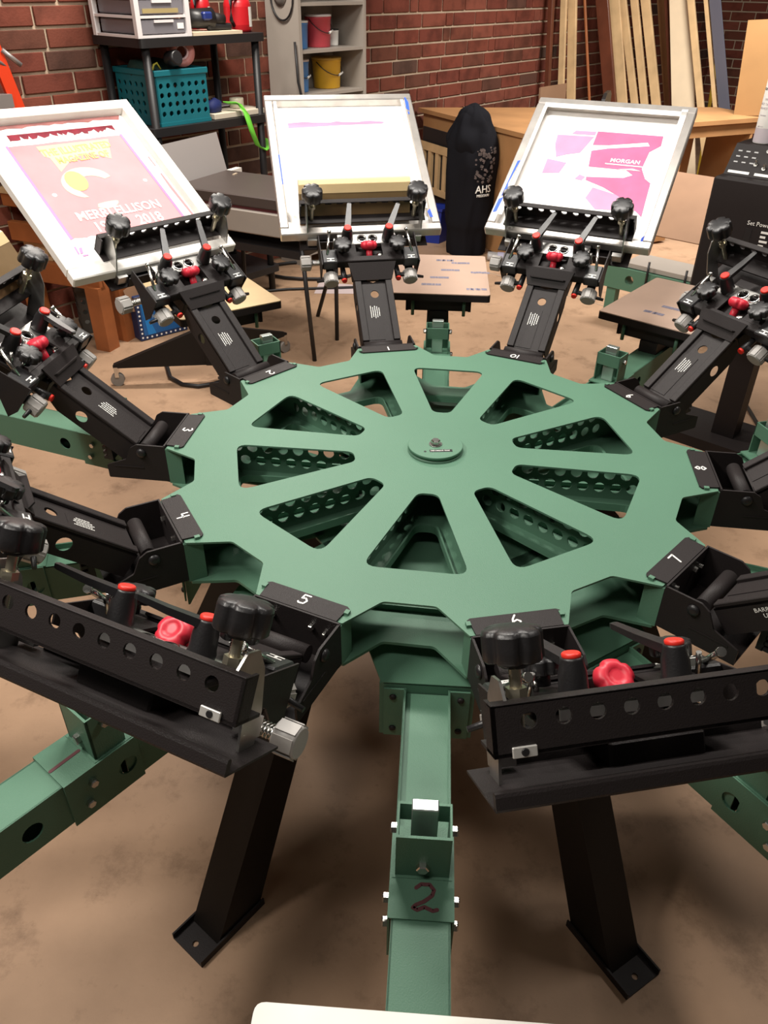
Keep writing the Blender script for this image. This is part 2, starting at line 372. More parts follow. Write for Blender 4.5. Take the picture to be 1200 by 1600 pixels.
# ================================================================== station arms
ZA = -.145                                                     # arm top relative to plate
AB = .58                                                       # root radius
def arm_parts(root, short=False):
    ch = MB(); hl = [circ(.10, -.046, .016, 18)]
    for s in (-1, 1):
        ch.prism([(0, -.09), (.30, -.09), (.30, .0), (0, .0)], s*.0385-.0015, s*.0385+.0015, RX(90) @ Matrix.Diagonal((1, 1, -1, 1)), hl)
        ch.box(.001, .0045, s*.038, s*.075, -.118, .0); ch.box(.0, .30, s*.0365, s*.040, -.003, .0)
    ch.box(0, .30, -.038, .038, -.016, -.013).box(0, .30, -.038, .038, -.09, -.087)
    c = obj('channel', ch, GREEN, root)
    multi('flange_bolt', [MB().lathe([(.0062, 0), (.0058, .003), (.003, .005)], T(.0045, s*.059, z) @ RY(90), 12) for s in (-1, 1) for z in (-.018, -.098)], BLACK, c)
    sl = MB(); hl2 = [circ(.475-.01, -.046, .017, 18), circ(.30, -.046, .017, 18)]
    for s in (-1, 1): sl.prism([(.275, -.093), (.405, -.093), (.405, .003), (.275, .003)], s*.0425-.0015, s*.0425+.0015, RX(90) @ Matrix.Diagonal((1, 1, -1, 1)), hl2[1:])
    sl.box(.335, .405, -.0435, .0435, .0005, .003); obj('sleeve', sl, GREEN, root)
    bm_ = MB(); L = .80
    for s in (-1, 1): bm_.prism([(.31, -.088), (L, -.088), (L, 0), (.31, 0)], s*.0375-.0015, s*.0375+.0015, RX(90) @ Matrix.Diagonal((1, 1, -1, 1)), hl2[:1])
    bm_.box(.31, L, -.0385, .0385, -.003, 0).box(.31, L, -.0385, .0385, -.088, -.085).box(L-.003, L, -.0385, .0385, -.088, 0); obj('beam', bm_, GREEN, root)
    bk = MB().box(.341, .345, -.037, .037, .002, .090).box(.290, .294, -.037, .037, .055, .090)
    for s in (-1, 1): bk.box(.290, .345, s*.034, s*.037, .0, .090)
    bk.box(.270, .349, -.041, .041, .0005, .004)
    g = obj('registration_gate', bk, GREEN, root)
    obj('stop_bar', MB().box(.300, .318, -.018, .018, .004, .112, ID, .0015), BARST, g)
    sb = [MB().hexbolt((.345, 0, .028), (.353, 0, .028), .009)]
    for s in (-1, 1):
        for x, z in ((.318, .070), (.362, -.025), (.375, -.062)):
            y0 = .037 if z > 0 else .044
            sb.append(MB().hexbolt((x, s*y0, z), (x, s*(y0+.009), z), .0075))
    multi('gate_bolt', sb, STEEL, g)
STG = 'green platen arms radiating under the carousel'
def st_matrix(k): return T(0, 0, ZD+ZA) @ RZ(STA0 + 36*k) @ T(AB, 0, 0)
near = {0: 'green steel platen arm under the shiny platen behind tab 1', 9: 'green steel platen arm under the shiny platen by the heater cabinet', 1: 'green steel platen arm under the pale wooden platen',
        2: 'bare green platen arm next to the one under the pale wooden platen', 3: 'bare green platen arm next to the one with a red pen stroke', 4: 'green steel platen arm with one straight dark red pen stroke', 5: 'green steel platen arm with a handwritten dark red 2',
        6: 'bare green platen arm next to the one with the handwritten red 2', 7: 'bare green platen arm pointing out below the BARREL UP lettering', 8: 'bare green platen arm next to the one by the heater cabinet'}
arm0 = None
for k in range(10):
    lab = near[k]
    if arm0 is None:
        arm0 = empty('platen_holder', lab, 'platen holder', st_matrix(k), STG); arm_parts(arm0); a = arm0
    else:
        a = copy_tree(arm0); a.matrix_world = st_matrix(k); a['label'] = lab
    if k == 5:
        pts = [(-.010, .016), (-.004, .022), (.006, .022), (.011, .014), (.009, .006), (.0, -.003), (-.010, -.009), (-.013, -.013), (-.008, -.016), (.0, -.011), (.010, -.016), (.015, -.014)]
        obj('pen_mark', MB().ribbon([(x*1.15, y*.95) for x, y in pts], .0052, .0, .0006), mat('dark_red_marker', (.14, .035, .04), .6), a, T(.377, .004, .0031) @ RZ(90))
    if k == 4:
        obj('pen_mark', MB().ribbon([(-.026, 0), (.024, .002)], .006, .0, .0006), MATS['dark_red_marker'] if 'dark_red_marker' in MATS else mat('dark_red_marker', (.10, .025, .03), .6), a, T(.378, .0, .0031))
# pallets
def pallet(k, label, m, marks=False):
    r = empty('platen', label, 'platen', T(0, 0, ZD) @ RZ(STA0+36*k) @ T(1.372, 0, -.035), 'flat print platens on the press arms')
    obj('board', MB().prism(fillet([(-.23, -.178), (.23, -.178), (.23, .178), (-.23, .178)], .012, 4), -.026, -.003), BLACK, r)
    f = obj('top_sheet', MB().prism(fillet([(-.229, -.177), (.229, -.177), (.229, .177), (-.229, .177)], .012, 4), -.003, 0), m, r)
    b = MB().box(-.20, .2, -.115, -.105, -.072, -.026).box(-.20, .2, .105, .115, -.072, -.026).box(-.20, -.196, -.115, .115, -.066, -.026).box(-.195, .0, -.11, .11, -.072, -.066)
    b.box(-.20, .1, -.03, .03, -.109, -.072)
    obj('support_tray', b, BLACK, r)
    multi('clamp_pin', [MB().lathe([(.006, 0), (.006, .055)], T(-.206, s*.09, -.085), 10) for s in (-1, 1)], GREEN, r)
    if marks:
        rr = random.Random(k)
        for x, y in [(-.13, .03), (-.05, .0), (.04, -.04), (.13, -.08), (-.17, -.13), (.02, -.15), (.16, -.02)][:marks]:
            mk = MB()
            for i in range(7): mk.box(x-.010, x+.010, y+i*.010-.035, y+i*.010-.0255, .0003, .0006, RZ(rr.uniform(-1, 1)))
            obj('residue_mark', mk, PINKM, f)
    return r
pallet(0, 'shiny film covered platen standing behind the tab marked 1', PAL, 7)
pallet(9, 'shiny film covered platen beside the black heater cabinet', PAL, 3)
pallet(1, 'pale wooden topped platen behind print head 2', WOODL)
pallet(5, 'white paper covered platen on the arm marked 2', PALW)
# ================================================================== PRINT HEADS
MA, MK = RY(-40), RY(-32)
DIG = {'1': [[(.5, 0), (.5, 1.3)]], '2': [[(.1, 1.0), (.3, 1.3), (.7, 1.3), (.9, 1.0), (.75, .65), (.4, .3), (.1, .0), (.95, .05)]],
 '3': [[(.1, 1.2), (.5, 1.35), (.85, 1.05), (.45, .7), (.9, .4), (.6, .02), (.1, .12)]], '4': [[(.1, 1.3), (.12, .6), (.85, .6)], [(.75, 1.3), (.75, -.1)]],
 '5': [[(.95, 1.3), (.25, 1.3), (.2, .75), (.6, .85), (.9, .5), (.7, .05), (.2, .0), (.05, .15)]],
 '6': [[(.55, 1.35), (.2, .8), (.1, .35), (.35, .0), (.75, .05), (.9, .4), (.6, .65), (.2, .45)]], '7': [[(.05, 1.2), (.9, 1.2), (.4, -.1)]],
 '8': [[(.5, .7), (.15, 1.0), (.5, 1.35), (.85, 1.0), (.5, .7), (.1, .35), (.5, 0), (.9, .35), (.5, .7)]],
 '9': [[(.85, .9), (.5, 1.3), (.15, .95), (.45, .65), (.85, .9), (.75, .4), (.6, 0)]], '10': [[(0, 0), (0, 1.3)], [(.75, 0), (.4, .4), (.45, 1.0), (.8, 1.3), (1.15, 1.0), (1.2, .4), (.75, 0)]]}
def digit_mb(d):
    mb = MB(); sc = .0165
    for pl in DIG[d]: mb.ribbon([((x-.5)*sc, (y-.65)*sc) for x, y in pl], .0032, 0, .0005)
    return mb
def head_fixed(root):
    """bracket bolted to the carousel; root sits at the pivot pin"""
    tab = MB().prism([(-.098, -.074), (-.094, -.080), (-.088, -.082), (-.082, -.076), (-.058, -.074), (-.058, .074), (-.082, .076), (-.088, .082), (-.094, .080), (-.098, .074)], .0182, .0215)
    t = obj('number_tab', tab, BLACK, root)
    multi('tab_clip', [MB().box(-.090, -.080, s*.076, s*.084, .018, .0235) for s in (-1, 1)], GREEN, t)
    b = MB(); side = fillet([(-.0565, .020), (.010, .020), (.026, .010), (.040, -.020), (.088, -.038), (.088, -.070), (-.0565, -.070)], [0, .008, .008, .008, .003, .003, 0], 4)
    for s in (-1, 1): b.prism(side, s*.081-.002, s*.081+.002, RX(90) @ Matrix.Diagonal((1, 1, -1, 1)))
    b.box(-.0565, -.053, -.081, .081, -.070, .0215).box(-.0565, .088, -.081, .081, -.072, -.069)
    for s in (-1, 1): b.box(.0, .07, s*.0832, s*.0842, -.040, -.037)
    br = obj('pivot_bracket', b, BLACK, root)
    multi('pivot_pin', [MB().lathe([(.0115, .083), (.0115, .085), (.009, .0885), (.004, .090)], RX(-90*s), 16) for s in (-1, 1)], BLACKP, br)
    multi('bracket_bolt', [MB().hexbolt((-.053, y, z), (-.046, y, z), q) for y, z, q in ((-.045, -.004, .0058), (.03, -.004, .0058), (.055, -.010, .0045))], STEEL, br)
def build_head():
    root = empty('print_unit', '', 'print head', ID, 'tilted print heads round the carousel')
    P = {}
    head_fixed(root)
    # --- arm
    am = MB(); endx = .236
    top = [(.018, -.0565), (endx, -.0565), (endx, -.022), (endx-.012, -.018), (endx-.018, 0), (endx-.012, .018), (endx, .022), (endx, .0565), (.018, .0565)]
    am.prism(top, -.0180, -.0145, MA, [circ(.178, 0, .0125)])
    for s in (-1, 1):
        am.prism([(.018, -.066), (.20, -.066), (endx, -.05), (endx, -.0145), (.018, -.0145)], s*.055-.0015, s*.055+.0015, MA @ RX(90) @ Matrix.Diagonal((1, 1, -1, 1)), [circ(.150, -.040, .0145)])
    a = obj('arm', am, BLACK, root)
    multi('arm_rail', [MB().box(.020, .228, s*.0365, s*.0565, -.0145, -.0065, MA, .0015) for s in (-1, 1)], BLACK, a)
    obj('arm_inlay', MB().box(.024, .150, -.012, .036, -.0145, -.0132, MA), BLACK, a)
    obj('pivot_tube', MB().cyl((.004, -.056, -.006), (.004, .056, -.006), .0150, n=24), BLACK, a)
    lb = MB()
    rr = random.Random(3)
    for i, L in enumerate((.040, .034, .044, .038, .030)):
        x = -L/2
        while x < L/2 - .002:
            q = rr.uniform(.002, .006); lb.box(.118 + x, .118 + min(x+q, L/2), .018 - i*.0062,   .018 - i*.0062 + .0021, -.0131, -.0128, MA); x += q + .0011
    obj('arm_lettering', lb, WHT, a)
    comb = MB().prism([(.100, -.058), (.112, -.058), (.112, .004), (.100, .004)], -.03, .03, RX(90))
    for i in range(5): comb.box(.110, .122, -.03, .03, -.056 + i*.013, -.049 + i*.013)
    obj('height_comb', comb, BLACKP, a)
    # --- collar
    col = MB(); Mc = MA @ T(.222, 0, -.006) @ RY(-24)
    col.prism([(0, -.0575), (.052, -.073), (.052, .073), (0, .0575)], -.002, .002, Mc)
    obj('collar_plate', col, BLACK, root)
    # --- carriage body (clamp frame)
    cb = MB()
    cb.box(.232, .40, -.055, .055, -.034, .016, MK, .003)                       # pitch housing
    cb.box(.246, .266, -.142, .142, .020, .048, MK, .002)                       # cross bar
    cb.box(.25, .395, -.085, .085, .014, .024, MK, .002)
    cb.prism([(-.062, 0), (.062, 0), (.048, .020), (-.048, .020)], -.0015, .0015, MK @ T(.238, 0, .030) @ RZ(90) @ RX(50))
    for s in (-1, 1):
        cb.prism(fillet([(.262, s*.040), (.318, s*.040), (.318, s*.094), (.300, s*.106), (.262, s*.106)], .004, 2), .040, .0455, MK)
    car_ = obj('carriage', cb, BLACK, root)
    multi('micro_block', [MB().box(.240, .292, s*.100, s*.146, .020, .052, MK, .003) for s in (-1, 1)], BLACKP, car_)
    for s in (-1, 1):
        ht = MB()
        for q in (-1, 1): ht.box(.246 + .004 + q*.0045, .2525 + q*.0045, s*.123-.012, s*.123+.010, .0521, .0526, MK)
        ht.box(.2478, .2532, s*.123-.003, s*.123+.001, .0521, .0525, MK)
        obj('block_lettering', ht, WHT, car_)
    multi('side_wing', [MB().prism([(.236, .050), (.352, .050), (.352, .024), (.300, .004), (.258, -.044), (.244, -.02)], s*.148-.0015, s*.148+.0015, MK @ RX(90) @ Matrix.Diagonal((1, 1, -1, 1))) for s in (-1, 1)], BLACK, car_)
    sb = MB().prism([(.314, -.090), (.354, -.090), (.354, .090), (.314, .090)], .042, .0455, MK, [circ(.334, -.017, .0115), circ(.334, .017, .0115)])
    sb.box(.351, .354, -.090, .090, .030, .0455, MK).box(.314, .317, -.090, .090, .030, .0455, MK)
    sbo = obj('silver_slide', sb, GALV, root)
    multi('slide_eyelet', [MB().lathe([(.0115, .0453), (.0142, .0465), (.0142, .0475), (.0115, .0478)], MK @ T(.334, s*.017, 0), 20, False) for s in (-1, 1)], STEEL, sbo)
    for s in (-1, 1):
        rods = [MB().cyl((.272, s*.130, .050), (.335, s*.118, .078), .0042, n=10, M=MK).cyl((.332, s*.1186, .0767), (.338, s*.1174, .0793), .006, n=10, M=MK),
                MB().cyl((.285, s*.092, .046), (.285, s*.092, .060), .004, n=8, M=MK), MB().cyl((.300, s*.108, .045), (.312, s*.104, .075), .0035, n=8, M=MK)]
        multi('adjusting_rod', rods, STEEL, root)
    obj('cap_screw', MB().cyl((.268, -.030, .020), (.268, -.030, .041), .006, n=12, M=MK).lathe([(.010, 0), (.011, .002), (.008, .006), (.003, .008)], MK @ T(.268, -.030, .040), 14), STEEL, root)
    # knobs
    for s in (-1, 1):
        g = MK @ T(.284, s*.083, .052)
        kb = MB().star(.0255, .019, 6, .2, g @ T(0, 0, .016)).cyl((0, 0, 0), (0, 0, .018), .010, n=16, M=g)
        obj('lock_knob', kb, BLACKP, root)
    Rk = MK @ T(.262, 0, .022) @ RY(52)
    st_ = MB().cyl((0, 0, 0), (0, 0, .040), .0085, .0095, 16, Rk).star(.0255, .026, 5, .13, Rk @ T(0, 0, .036), 60, [(.5, 0), (.72, .06), (.9, .22), (1, .45), (.98, .65), (.88, .85), (.7, .97), (.45, 1.0), (.40, .94), (.2, .93)])
    rkb = obj('red_knob', st_, RED, root)
    for s in (-1, 1):
        # grey micro knobs hanging under the cross bar
        g0 = Vector((.240, s*.122, .000)); ax = Vector((-1, 0, -.14)).normalized()
        g = MB(); A, L = align(g0, g0 + ax*.034)
        rows = [(.0185, 0), (.0208, .002), (.0208, .031), (.0190, .034)]
        g.lathe(rows, MK @ A, 24)
        for i in range(8):
            t = 2*math.pi*i/8; g.box(.0198, .0216, -.0062, .0062, .003, .031, MK @ A @ Matrix.Rotation(t, 4, 'Z'))
        o = obj('micro_knob', g, GREYP, root)
        obj('knob_shaft', MB().cyl(g0 - ax*.045, g0, .0048, n=10, M=MK), STEEL, o)
        obj('knob_housing', MB().cyl(g0 - ax*.03, g0 - ax*.002, .0125, n=16, M=MK), BLACKP, o)
        # lower lever with red end cap
        h0, h1 = Vector((.272, s*.083, .004)), Vector((.212, s*.083, .006))
        lv = MB().cyl(h0, h1, .0075, .0092, 14, MK)
        tip = h1 + Vector((.012, s*.082, -.016)); root_ = h1 + Vector((.012, s*.006, 0))
        lv.tube([root_, root_*.5 + tip*.5, tip], [.0065, .0058, .0042], 8, MK)
        ll = obj('lower_lever', lv, BLACKP, root); obj('lever_cap', MB().cyl(h1, h1 + Vector((-.006, 0, .0006)), .0085, .0075, 14, MK), REDCAP, ll)
    # side knob with spring on the +t side
    sk = MB(); A, L = align((.305, .174, -.018), (.305, .206, -.018)); sk.lathe([(.018, 0), (.0205, .002), (.0205, .029), (.0185, .032)], MK @ A, 28)
    for i in range(6): sk.box(.0198, .0214, -.0085, .0085, .003, .030, MK @ A @ Matrix.Rotation(2*math.pi*i/6, 4, 'Z'))
    so = obj('side_knob', sk, GREYP, root)
    spn = MB().cyl((.305, .115, -.018), (.305, .176, -.018), .0052, n=10, M=MK); hp = [(.305 + .0092*math.cos(i*.9), .135 + i*.0007, -.018 + .0092*math.sin(i*.9)) for i in range(56)]
    spn.tube(hp, .0016, 5, MK); obj('spring_shaft', spn, STEEL, so)
    # --- galvanised cheeks
    for s in (-1, 1):
        gp = MB().prism(fillet([(.372, -.020), (.372, .030), (.388, .082), (.408, .106), (.432, .106), (.446, .088), (.446, .037), (.412, .034), (.402, -.020)], .004, 2), s*.178-.0016, s*.178+.0016, MK @ RX(90) @ Matrix.Diagonal((1, 1, -1, 1)))
        gp.box(.36, .374, s*.150, s*.178, -.004, .020, MK)
        obj('galvanised_cheek', gp, GALV, root)
    # --- lower tray
    tr = MB().box(.352, .458, -.200, .200, -.013, -.010, MK)
    pts = [(.4535, -.010), (.4535, .002), (.4545, .0055), (.4575, .0065), (.4605, .0055), (.4615, .002), (.4615, -.010), (.4595, -.013), (.4555, -.013)]
    tr.prism(pts, -.200, .200, MK @ RX(90) @ Matrix.Diagonal((1, 1, -1, 1))).box(.352, .356, -.150, .150, -.013, .018, MK)
    obj('screen_tray', tr, BLACK, root)
    # --- clamp beam
    bmx = MB(); hl = [circ(s*(.0176 + i*.0353), .071, .0086, 16) for s in (-1, 1) for i in range(5)]
    bmx.prism([(-.196, .038), (.196, .038), (.196, .089), (-.196, .089)], .4520, .4555, MK @ Matrix(((0, 0, 1, 0), (1, 0, 0, 0), (0, 1, 0, 0), (0, 0, 0, 1))), hl)
    bmx.box(.408, .4555, -.196, .196, .0375, .0415, MK).box(.440, .4555, -.196, .196, .086, .0895, MK, .001)
    for s in (-1, 1): bmx.box(.43, .4555, s*.192, s*.196, .038, .089, MK)
    bo = obj('clamp_beam', bmx, BLACK, root)
    multi('nut_plate', [MB().box(.4557, .459, s*.166-.0125, s*.166+.0125, .0365, .0475, MK, .0008) for s in (-1, 1)], mat('zinc_nut_plate', (.72, .70, .66), .35, .5), bo)
    multi('nut_screw', [MB().lathe([(.0042, .459), (.0036, .4602)], MK @ T(0, s*.166, .042) @ RY(90), 12) for s in (-1, 1)], BLACKP, bo)
    for s in (-1, 1):
        bk = MB().star(.031, .033, 6, .17, MK @ T(.425, s*.160, .123)).lathe([(.014, .117), (.018, .125)], MK @ T(.425, s*.160, 0), 18)
        o = obj('clamp_knob', bk, BLACKP, root)
        pr = []
        for i in range(30): pr += [(.0066, .04 + i*.0027), (.0058, .04 + i*.0027 + .0013)]
        obj('clamp_bolt', MB().lathe(pr, MK @ T(.425, s*.160, 0), 12).lathe([(.011, .086), (.011, .096)], MK @ T(.425, s*.160, 0), 6, True, False), mat('yellow_zinc_bolt', (.60, .55, .42), .3, .9), o)
    return root
HL_me = MB().lathe([(.0195, 0), (.0195, .008), (.0172, .010), (.0172, .030), (.0135, .046), (.0132, .050)], ID, 24).mesh('main_lever')
def lever_mesh():
    mb = MB().lathe([(.0175, 0), (.0185, .006), (.0172, .012), (.0165, .030), (.0132, .045), (.0130, .048)], ID, 24)
    w0, w1, L = .0095, .0062, .090
    vs = []
    for x, wd, z, h in ((.004, w0, .036, .011), (.05, w0*.86, .046, .009), (L-.004, w1, .056, .007), (L, w1*.6, .0572, .0055)):
        vs += [(x, -wd, z), (x, wd, z), (x, wd, z+h), (x, -wd, z+h)]
    fs = [(0, 1, 2, 3)[::-1]]
    for j in range(3):
        for i in range(4): fs.append((j*4+i, j*4+(i+1) % 4, (j+1)*4+(i+1) % 4, (j+1)*4+i))
    fs.append((12, 13, 14, 15)); mb.add(vs, fs); return mb.mesh('clamp_lever')
LEV = lever_mesh(); LEV.materials.append(BLACKP)
LCAP = MB().lathe([(.0108, .0475), (.0112, .049), (.0112, .052), (.0095, .0535)], ID, 20).mesh('lever_cap'); LCAP.materials.append(REDCAP)
FIXED = {'number_tab', 'pivot_bracket'}
ARMP = {'arm', 'collar_plate'}
# per head: tilt change, carriage slide, lever directions (deg in clamp plane, 0 = outward along the arm)
HEADS = {1: (-1.2, .030, (-10, -26)), 2: (1.0, .018, (-22, -16)), 3: (0, .012, (25, 160)), 4: (0, .0, (120, 60)), 5: (0, -.004, (-58, -60)),
         6: (0, .002, (205, 196)), 7: (0, .0, (60, 140)), 8: (0, .0, (20, 20)), 9: (0, .012, (-14, -18)), 10: (1.1, .010, (-22, -18))}
desc = {1: 'clamping a blank screen with a squeegee in it', 2: 'clamping the white framed rose screen', 3: 'with a wooden squeegee lying on its clamp', 4: 'empty, its arm passing over a green beam',
        5: 'empty, with a grey knob beside a black leg', 6: 'empty, its clamp above a black leg', 7: 'empty, with BARREL UP printed on its arm', 8: 'empty, between the tabs numbered 7 and 9',
        9: 'empty, next to the black heater cabinet', 10: 'clamping the screen with torn pink artwork'}
proto = build_head(); heads = {1: proto}
for k in range(2, 11): heads[k] = copy_tree(proto)
for k in range(1, 11):
    h = heads[k]
    tilt, ds, lv = HEADS[k]
    h['label'] = 'black print head numbered %d, %s' % (k, desc[k])
    h.matrix_world = T(0, 0, ZD) @ RZ(TH0 + 36*(k-1)) @ T(.655, 0, -.018)
    for ch in list(h.children):
        nm = ch.name.split('.')[0]
        if nm in FIXED: continue
        ch.matrix_local = RY(-tilt) @ (ID if nm in ARMP else MK @ T(ds, 0, 0) @ MK.inverted())
    tab = [c for c in h.children if c.name.startswith('number_tab')][0]
    obj('numeral', digit_mb(str(k)), WHT, tab, T(-.0815, 0, .0216) @ RZ(90))
    for s, ang in zip((1, -1), lv):
        L = obj('clamp_lever', LEV, None, h, RY(-tilt) @ MK @ T(.331 + ds, s*.063, .046) @ RZ(ang)); obj('lever_cap', LCAP, None, L)
def head_text(k, s, size, M, after='carriage'):
    p = [c for c in heads[k].children if c.name.startswith(after)][0]; obj('lettering', text_mesh(s, size, .0002), WHT, p, M)
for k in (5, 6):
    head_text(k, 'FRONT/REAR\nPITCH', .0085, MK @ T(.252, .060 if k == 6 else .075, .0485) @ RZ(90))
    head_text(k, 'MICRO REG\nLOCK/CENTER', .006, MK @ T(.256, -.118, .0527) @ RZ(90))
head_text(7, 'BARREL\nUP', .011, MA @ T(.105, -.0568, -.034) @ RX(90), 'arm')
# ================================================================== SCREENS
def screen(k, s1, o, Lx, half, tilt, label, m, bar=.030, yaw=0):
    M = heads[k].matrix_world @ RY(-32-tilt) @ T(s1, o, .0068) @ RZ(yaw)
    r = empty('print_screen', label, 'screen', M, 'printing screens clamped in the heads')
    h = .0305
    f = MB().box(0, bar, -half, half, 0, h, ID, .003).box(Lx-bar, Lx, -half, half, 0, h, ID, .003)
    for s in (-1, 1): f.box(bar, Lx-bar, s*half, s*(half-bar), 0, h, ID, .003)
    fr = obj('frame', f, m, r)
    ms = obj('mesh', MB().box(.012, Lx-.012, -half+.012, half-.012, .0015, .0030), MESHW, r)
    return r, fr, ms
def flat(name, polys, m, par, z=.0033, th=.0004):
    return multi(name, [MB().prism(p, z, z + th) for p in polys], m, par)
def rag(p0, p1, n, amp, rnd):
    return [(p0[0] + (p1[0]-p0[0])*i/n + rnd.uniform(-amp, amp), p0[1] + (p1[1]-p0[1])*i/n + rnd.uniform(-amp, amp)*.5) for i in range(n+1)]
rn = random.Random(11)
# screen 2: white frame, rose artwork
r2, f2, m2 = screen(2, .388, .046, .612, .252, 1.0, 'white framed printing screen with rose pink artwork and pale yellow lettering', WHITEP, .034, -1.4)
flat('rose_panel', [[(.150, .178)] + rag((.150, .178), (.150, -.178), 24, .004, rn) + [(.497, -.172)] + rag((.497, -.172), (.497, .178), 10, .001, rn)], PINKL, m2)
flat('drip_strip', [[(.515, .155)] + rag((.524, .15), (.524, -.16), 40, .009, rn) + [(.540, -.165), (.540, .155)]], CRIM, m2)
flat('far_stain', [rag((.565, .20), (.562, -.20), 20, .004, rn) + [(.577, -.21), (.577, .215)]], mat('rusty_rose_stain', (.34, .13, .12), .55, var=.3, vscale=20), m2)
flat('edge_residue', [[(.15, .1785), (.50, .1785), (.50, .172), (.15, .170)], [(.15, -.172), (.50, -.166), (.50, -.174), (.15, -.180)]], MAUVE, m2, .0038)
flat('side_drips', [[(.16, -.205), (.27, -.200), (.33, -.203), (.33, -.208), (.16, -.212)], [(.36, -.204), (.40, -.203), (.40, -.207), (.36, -.208)]], PINKL, m2)
def arc_poly(cx, cy, r0, r1, a0, a1, ex=1.):
    n = 22; o_ = []; i_ = []
    for i in range(n+1):
        t = i/n; a = R(a0 + (a1-a0)*t); wdt = math.sin(math.pi*min(1, t*.9+.1))**.6
        rm = (r0+r1)/2; hw = (r1-r0)/2*wdt
        o_.append((cx + (rm+hw)*math.cos(a)*ex, cy + (rm+hw)*math.sin(a))); i_.append((cx + (rm-hw)*math.cos(a)*ex, cy + (rm-hw)*math.sin(a)))
    return o_ + i_[::-1]
flat('swirl', [arc_poly(.325, .02, .040, .085, -70, 150, .8), arc_poly(.30, .02, .055, .085, 160, 215, .8)], mat('pale_cream_ink', (.62, .58, .42), .55), m2, .0038)
flat('swirl_core', [[(.345 + .038*math.cos(a/8*math.pi), .055 + .03*math.sin(a/8*math.pi)) for a in range(16)]], YELI, m2, .0041)
def put_text(par, s, size, x, y, m, sx=1., ext=.0003, rot=0, z=.0045): return obj('lettering', text_mesh(s, size, ext, bold=size*.018), m, par, T(x, y, z) @ RZ(-90+rot) @ Matrix.Diagonal((sx, 1, 1, 1)))
put_text(m2, 'THE ILLUSTRATED', .036, .462, -.010, YELI, .72, rot=2); put_text(m2, 'MAGAZINE OF', .034, .428, -.012, YELI, .72, rot=2)
flat('title_backing', [[(.487, .098), (.487, -.122), (.410, -.090), (.440, -.04), (.43, .02), (.385, .078), (.440, .082), (.448, .095)]], mat('pale_lemon_ink', (.64, .52, .32), .55), m2, .0037)
put_text(m2, 'MERRI ELLISON', .044, .218, -.006, WHT, .86); put_text(m2, '19', .050, .172, .075, WHT, .85); put_text(m2, '2018', .050, .172, -.075, WHT, .80)
flat('registration_dots', [circ(.307, .139, .0065, 14), circ(.312, -.142, .006, 14)], WHT, m2, .0038)
flat('frame_stamp', [[(.095, .185), (.125, .183), (.125, .178), (.100, .18)], [(.098, .178), (.118, .172), (.118, .164), (.098, .170)], [(.088, .176), (.093, .176), (.093, .160), (.088, .160)]], MAUVE, m2, .0038)
# screen 10: aluminium, torn pink artwork
r10, f10, m10 = screen(10, .397, .0, .575, .252, 1.1, 'aluminium framed printing screen with torn bright pink artwork and blue tape', ALU, .027)
flat('bright_panel', [[(.470, .030), (.471, -.175), (.43, -.178), (.40, -.150), (.33, -.145), (.29, -.165), (.275, -.185), (.265, -.186), (.14, -.193), (.20, -.125), (.24, -.05), (.262, .010), (.275, .012), (.285, -.10), (.30, -.125), (.318, -.10), (.318, .017), (.385, .027), (.40, -.02), (.425, -.145), (.44, -.135), (.415, -.02), (.41, .03)]], PINK, m10)
flat('pale_panels', [[(.442, .154), (.446, .035), (.372, .06), (.36, .10), (.345, .13), (.40, .150)], [(.335, .155), (.325, .09), (.28, .10), (.272, .154)], [(.466, .10), (.468, .034), (.452, .034), (.450, .11)], [(.235, -.02), (.215, -.10), (.16, -.17), (.15, -.05), (.19, -.01)], [(.262, .045), (.282, .035), (.275, .015), (.258, .022)]], PINKP, m10)
put_text(m10, 'MORGAN', .022, .352, -.088, WHT, .95, z=.0042); flat('rule', [[(.334, -.03), (.338, -.03), (.338, -.145), (.334, -.145)], [(.318, -.075), (.325, -.12), (.318, -.145)]], WHT, m10, .0042)
flat('blue_tape', [[(.284, .236), (.288, .228), (.19, .236), (.155, .229), (.13, .241)], [(.12, .244), (.13, .232), (.069, .235), (.066, .246)]], BTAPE, f10, .0308)
flat('blue_tape_corner', [[(.035, -.232), (.085, -.230), (.060, -.214), (.035, -.216)]], BTAPE, m10, .0045)
flat('white_tape', [[(.06, .226), (.545, .226), (.545, .214), (.06, .214)], [(.06, -.226), (.56, -.226), (.56, -.208), (.06, -.212)], [(.53, .226), (.55, .226), (.55, -.226), (.53, -.226)]], TAPE, f10, .0306)
# screen 1: aluminium, nearly blank
r1, f1, m1 = screen(1, .400, .008, .622, .252, -1.2, 'aluminium framed printing screen with a nearly blank white mesh', ALU, .028)
flat('mauve_smear', [rag((.520, .18), (.518, -.15), 14, .004, rn) + [(.508, -.14), (.504, .0), (.494, .18)]], PINKP, m1)
flat('faint_smear', [[(.47, .178), (.47, .14), (.42, .15), (.424, .178)]], mat('faint_lilac', (.82, .74, .82), .6), m1)
flat('blue_tape', [[(.60, -.232), (.60, -.228), (.545, -.226), (.535, -.236), (.575, -.238)], [(.53, -.233), (.53, -.229), (.518, -.229), (.518, -.234)], [(.34, .224), (.34, .228), (.21, .227), (.21, .224)], [(.05, -.232), (.085, -.228), (.075, -.218), (.05, -.222)]], BTAPE, f1, .0308)
flat('white_tape', [[(.09, .222), (.59, .222), (.59, .212), (.09, .212)], [(.09, -.222), (.59, -.222), (.59, -.212), (.09, -.212)]], TAPE, f1, .0306)
